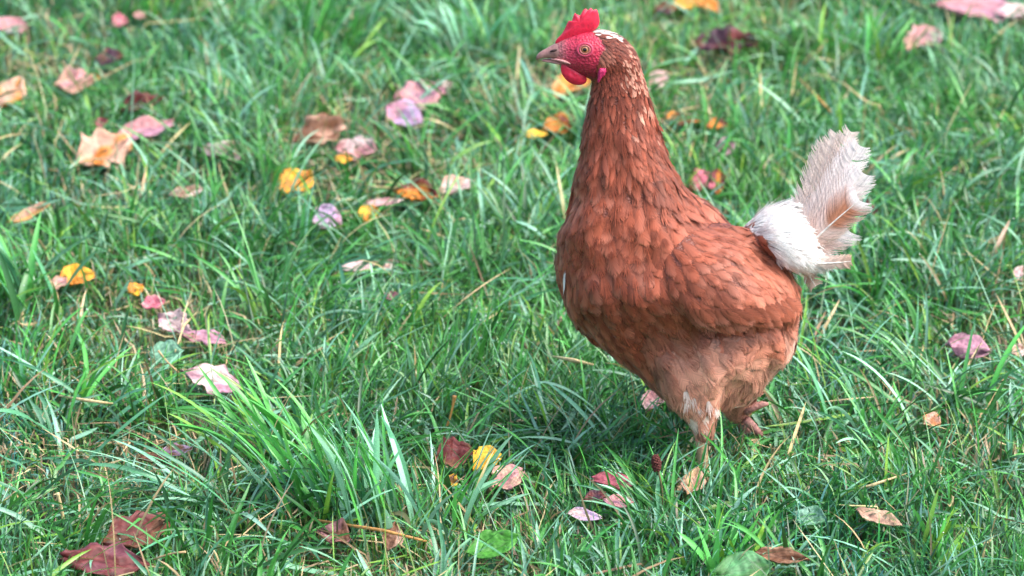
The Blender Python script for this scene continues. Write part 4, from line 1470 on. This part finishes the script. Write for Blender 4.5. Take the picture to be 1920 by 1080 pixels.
TC = (.82, .68, .60); TW = (.90, .82, .79); TP = (.50, .21, .12)
for args in [
    ((1462, 446), (1545, 262), 40, .014, .016, TC, TC, None, 1.0, .03),
    ((1470, 450), (1570, 244), 46, .008, .010, TC, TC, None, .9, .03),
    ((1486, 458), (1597, 242), 50, .002, .004, (.78, .60, .52), TC, None, .6, .02),
    ((1488, 460), (1616, 270), 62, -.003, -.004, (.78, .60, .52), TW, None, .35, .01),
    ((1496, 466), (1622, 322), 70, -.009, -.010, (.70, .46, .36), TW, None, .25, .0),
    ((1504, 474), (1614, 372), 74, -.015, -.016, (.64, .36, .26), TW, (TP, .40, .92, 0), .25, -.02),
    ((1510, 484), (1592, 430), 72, -.009, -.010, (.70, .46, .36), TW, (TP, .3, .7, -1), .5, -.02),
    ((1514, 492), (1598, 490), 30, -.017, -.019, (.80, .70, .64), (.62, .42, .32), None, .2, .03),
    ((1506, 500), (1530, 538), 30, -.004, -.004, (.50, .30, .2), (.58, .42, .33), None, .7, 0)]:
    tail_feather(*args, seed=int(args[1][0]))

# ------------------------------------------------------------------ comb, wattles, earlobes
M_COMB = plain("comb_red", (.62, .014, .050), .45, .5, .22, 330, sss=.25, bump=.3)
M_EARLOBE = plain("earlobe_magenta", (.46, .02, .10), .5, .4, .3, 700, bump=.8)


def plate(name, outline, ymid, thick, mat, parent, edge_y=0.0, sub=2, noise=.0008):
    """a fleshy plate: closed outline in the photograph, bulging to its own thickness"""
    pts = np.array(outline, float)
    c = pts.mean(0)
    bm = bmesh.new()
    rings = [1.0, .86, .6, .3]
    front, back = [], []
    for j, q in enumerate(rings):
        hh = thick * (0.12, .60, .9, 1.0)[j] * .5
        ff, bb = [], []
        for (x, y) in pts:
            xx, yy = c + (np.array((x, y)) - c) * q
            nz = (vnoise(np.array([xx / 9.]), np.array([yy / 9.]), 3)[0] - .5) * noise * (j > 0)
            ff.append(bm.verts.new(P(xx, yy, ymid - hh + nz))); bb.append(bm.verts.new(P(xx, yy, ymid + hh + nz)))
        front.append(ff); back.append(bb)
    n = len(pts)
    cf_, cb2 = bm.verts.new(P(*c, ymid - thick * .5)), bm.verts.new(P(*c, ymid + thick * .5))
    for i in range(n):
        m = (i + 1) % n
        for j in range(3):
            bm.faces.new((front[j][i], front[j][m], front[j + 1][m], front[j + 1][i]))
            bm.faces.new((back[j][m], back[j][i], back[j + 1][i], back[j + 1][m]))
        bm.faces.new((front[3][i], front[3][m], cf_)); bm.faces.new((back[3][m], back[3][i], cb2))
        bm.faces.new((front[0][m], front[0][i], back[0][i], back[0][m]))
    o = link(name, bm_mesh(name, bm), mat, parent)
    s = o.modifiers.new("s", 'SUBSURF'); s.levels = 1; s.render_levels = 1
    return o


plate("comb", [(1038, 82), (1044, 72), (1052, 66), (1058, 56), (1062, 46), (1066, 38), (1069, 39), (1071, 44), (1075, 28), (1079, 22), (1081, 29), (1084, 26), (1087, 32),
               (1092, 20), (1097, 15), (1101, 17), (1103, 21), (1106, 14), (1110, 15), (1112, 21), (1116, 16), (1120, 17), (1123, 28), (1125, 42), (1122, 52), (1112, 58),
               (1110, 66), (1098, 72), (1080, 76), (1062, 82), (1048, 86)], 0, .0075, M_COMB, hen, noise=.002)


def wattle(y):
    plate("wattle", [(1052, 118), (1060, 120), (1072, 126), (1085, 132), (1096, 140), (1102, 148), (1099, 156), (1090, 160), (1078, 160), (1066, 155), (1056, 145), (1050, 132)],
          y, .006, M_COMB, hen, noise=.002)


wattle(-.006); wattle(.007)
for y in (-.0175, .0175):
    plate("earlobe", [(1123, 128), (1128, 127), (1132, 128), (1137, 127), (1136, 131), (1138, 135), (1134, 138), (1136, 142), (1129, 144), (1126, 150), (1122, 158), (1119, 152), (1121, 145), (1120, 138), (1122, 134)], y, .0045, M_EARLOBE, hen, noise=.002)

# ------------------------------------------------------------------ beak
M_BEAK = plain("beak_horn", (.30, .15, .13), .4, .45, .45, 170)
M_DARK = plain("nostril_dark", (.03, .015, .015), .6, .3)


def beak_part(name, items, mat):
    bm = bmesh.new()
    rings = []
    for (px, top, bot, hw) in items:
        a, b = Vector(P(px, top)), Vector(P(px, bot))
        c = (a + b) / 2; h = (a.z - b.z) / 2
        rings.append([(c.x, hw * math.cos(t), c.z + h * math.sin(t) * (1.0 if math.sin(t) > 0 else .8)) for t in np.arange(16) * math.pi / 8])
    loft_bm(bm, rings)
    o = link(name, bm_mesh(name, bm), mat, hen)
    s = o.modifiers.new("s", 'SUBSURF'); s.levels = 1; s.render_levels = 1
    return o


ub = beak_part("upper_beak", [(1056, 76, 117, .0085), (1046, 79, 115, .0075), (1036, 84, 112, .0062), (1026, 90, 110, .0048), (1016, 95, 111, .0034), (1009, 100, 113, .0022), (1005, 105, 115, .0010)], M_BEAK)
beak_part("lower_beak", [(1068, 112, 124, .0072), (1052, 111, 122, .0064), (1038, 110, 119, .0050), (1026, 110, 117, .0034), (1016, 111, 116, .0018)], M_BEAK)
M_GAPE = plain("gape_flesh", (.52, .24, .22), .5, .4, .3, 400)
for y in (-1, 1):
    tube_obj("gape", [P(x, yy, y * w_) for x, yy, w_ in ((1034, 111, .0058), (1044, 112, .0078), (1054, 114, .0096), (1063, 117, .0112), (1070, 120, .0118))],
             [.0006, .0010, .0012, .0011, .0003], M_GAPE, hen, 8)
for y in (-1, 1):
    bm = bmesh.new()
    bmesh.ops.create_icosphere(bm, subdivisions=2, radius=1)
    c = P(1038, 95, y * .0062)
    for v in bm.verts:
        x, z = v.co.x * .0033, v.co.z * .0011
        v.co = Vector((c[0] + x, c[1] + v.co.y * .0010, c[2] + z + x * .25))
    o = link("nostril", bm_mesh("nostril", bm), M_DARK)
    o.parent = ub


# ------------------------------------------------------------------ eyes
def eye_mat(center):
    m, nt, b, out = new_mat("eye_iris")
    tc = N(nt, "ShaderNodeTexCoord")
    ds = N(nt, "ShaderNodeVectorMath", operation='DISTANCE')
    ds.inputs[1].default_value = center
    mp = N(nt, "ShaderNodeMapRange"); mp.inputs[1].default_value = 0; mp.inputs[2].default_value = .0052
    rp = N(nt, "ShaderNodeValToRGB"); e = rp.color_ramp.elements
    e[0].position = .30; e[0].color = (.006, .004, .004, 1)
    e[1].position = .36; e[1].color = (.34, .13, .045, 1)
    x = rp.color_ramp.elements.new(.58); x.color = (.36, .19, .09, 1)
    x = rp.color_ramp.elements.new(.70); x.color = (.05, .02, .02, 1)
    nt.links.new(tc.outputs["Object"], ds.inputs[0]); nt.links.new(ds.outputs["Value"], mp.inputs[0]); nt.links.new(mp.outputs[0], rp.inputs[0])
    nt.links.new(rp.outputs[0], b.inputs["Base Color"])
    b.inputs["Roughness"].default_value = .06
    return m


M_LID = plain("eyelid", (.36, .10, .09), .5, .4, .2, 600)
M_LID2 = plain("eye_skin_ring", (.50, .05, .10), .5, .4, .2, 600)
loc, nn, _, _ = BVH.ray_cast(Vector(CAMP), Vector(ray(1097, 93)).normalized())
for sgn in (1, -1):
    c = Vector((loc.x, loc.y * sgn, loc.z)); n_ = Vector((nn.x, nn.y * sgn, nn.z)).normalized()
    n_ = (n_ + Vector((0, -.5 * sgn, 0))).normalized()
    bm = bmesh.new()
    bmesh.ops.create_uvsphere(bm, u_segments=24, v_segments=16, radius=.0045)
    o = link("eye", bm_mesh("eye", bm), eye_mat(tuple(n_ * .0045)), hen)
    o.location = c - n_ * .0022
    for nm, rad, th_, offn, mt in (("eyelid", .0039, .0009, .0010, M_LID), ("eye_ring", .0058, .0012, .0003, M_LID2)):
        a1 = n_.cross(Vector((0, 0, 1))).normalized(); a2 = n_.cross(a1)
        bm = bmesh.new()
        K, J = 28, 8
        vs = [[bm.verts.new(c + n_ * (offn + th_ * math.sin(2 * math.pi * j / J)) + (a1 * math.cos(t) * 1.08 + a2 * math.sin(t) * .92) * (rad + th_ * math.cos(2 * math.pi * j / J)))
               for j in range(J)] for t in np.arange(K) * 2 * math.pi / K]
        for k in range(K):
            for j in range(J):
                bm.faces.new((vs[k][j], vs[(k + 1) % K][j], vs[(k + 1) % K][(j + 1) % J], vs[k][(j + 1) % J]))
        l = link(nm, bm_mesh(nm, bm), mt, hen)

# ------------------------------------------------------------------ legs
M_LEGA = plain("leg_scale_tan", (.46, .30, .17), .5, .4, .3, 420, bump=1.0)
M_LEGB = plain("leg_scale_pink", (.36, .17, .145), .55, .35, .4, 420, bump=1.0)


def leg(top, foot, y, mat, toes, hind):
    bm = bmesh.new()
    a = Vector(P(top[0], top[1], y)); f = Vector(P(foot[0], foot[1], y))
    loft_bm(bm, tube_rings([a, a.lerp(f, .3), a.lerp(f, .6), a.lerp(f, .9), f], [.0062, .0050, .0046, .0050, .0058], 12))
    o = link("leg", bm_mesh("leg", bm), mat, hen)
    for (ang, ln) in toes + [hind]:
        d = Vector((math.cos(ang), math.sin(ang), 0))
        pts = [f + d * ln * t + Vector((0, 0, .004 * math.sin(t * 3.1) - .004 * t)) for t in (0, .2, .4, .6, .8, .93, 1)]
        t_ = tube_obj("toe", pts, [.0050, .0046, .0038, .0040, .0033, .0024, .0006], mat, None, 10)
        t_.parent = o


leg((1314, 812), (1322, 908), -.042, M_LEGA, [(math.pi, .05), (math.pi + .55, .045), (math.pi - .55, .045)], (.25, .028))
leg((1390, 785), (1406, 846), .042, M_LEGB, [(math.pi, .05), (math.pi + .5, .045), (math.pi - .5, .045)], (-.25, .030))
# raised hock joint and scaly hind toe showing behind the far thigh
for nm, pts, rad in (("hock", [(1396, 772), (1412, 764), (1428, 758), (1441, 757)], [.0040, .0037, .0032, .0012]),
                     ("hind_toe", [(1398, 786), (1412, 800), (1426, 815), (1440, 832), (1450, 842)], [.0042, .0038, .0032, .0027, .0010])):
    tube_obj(nm, [P(x, y, .030) for x, y in pts], rad, M_LEGB, hen, 10)
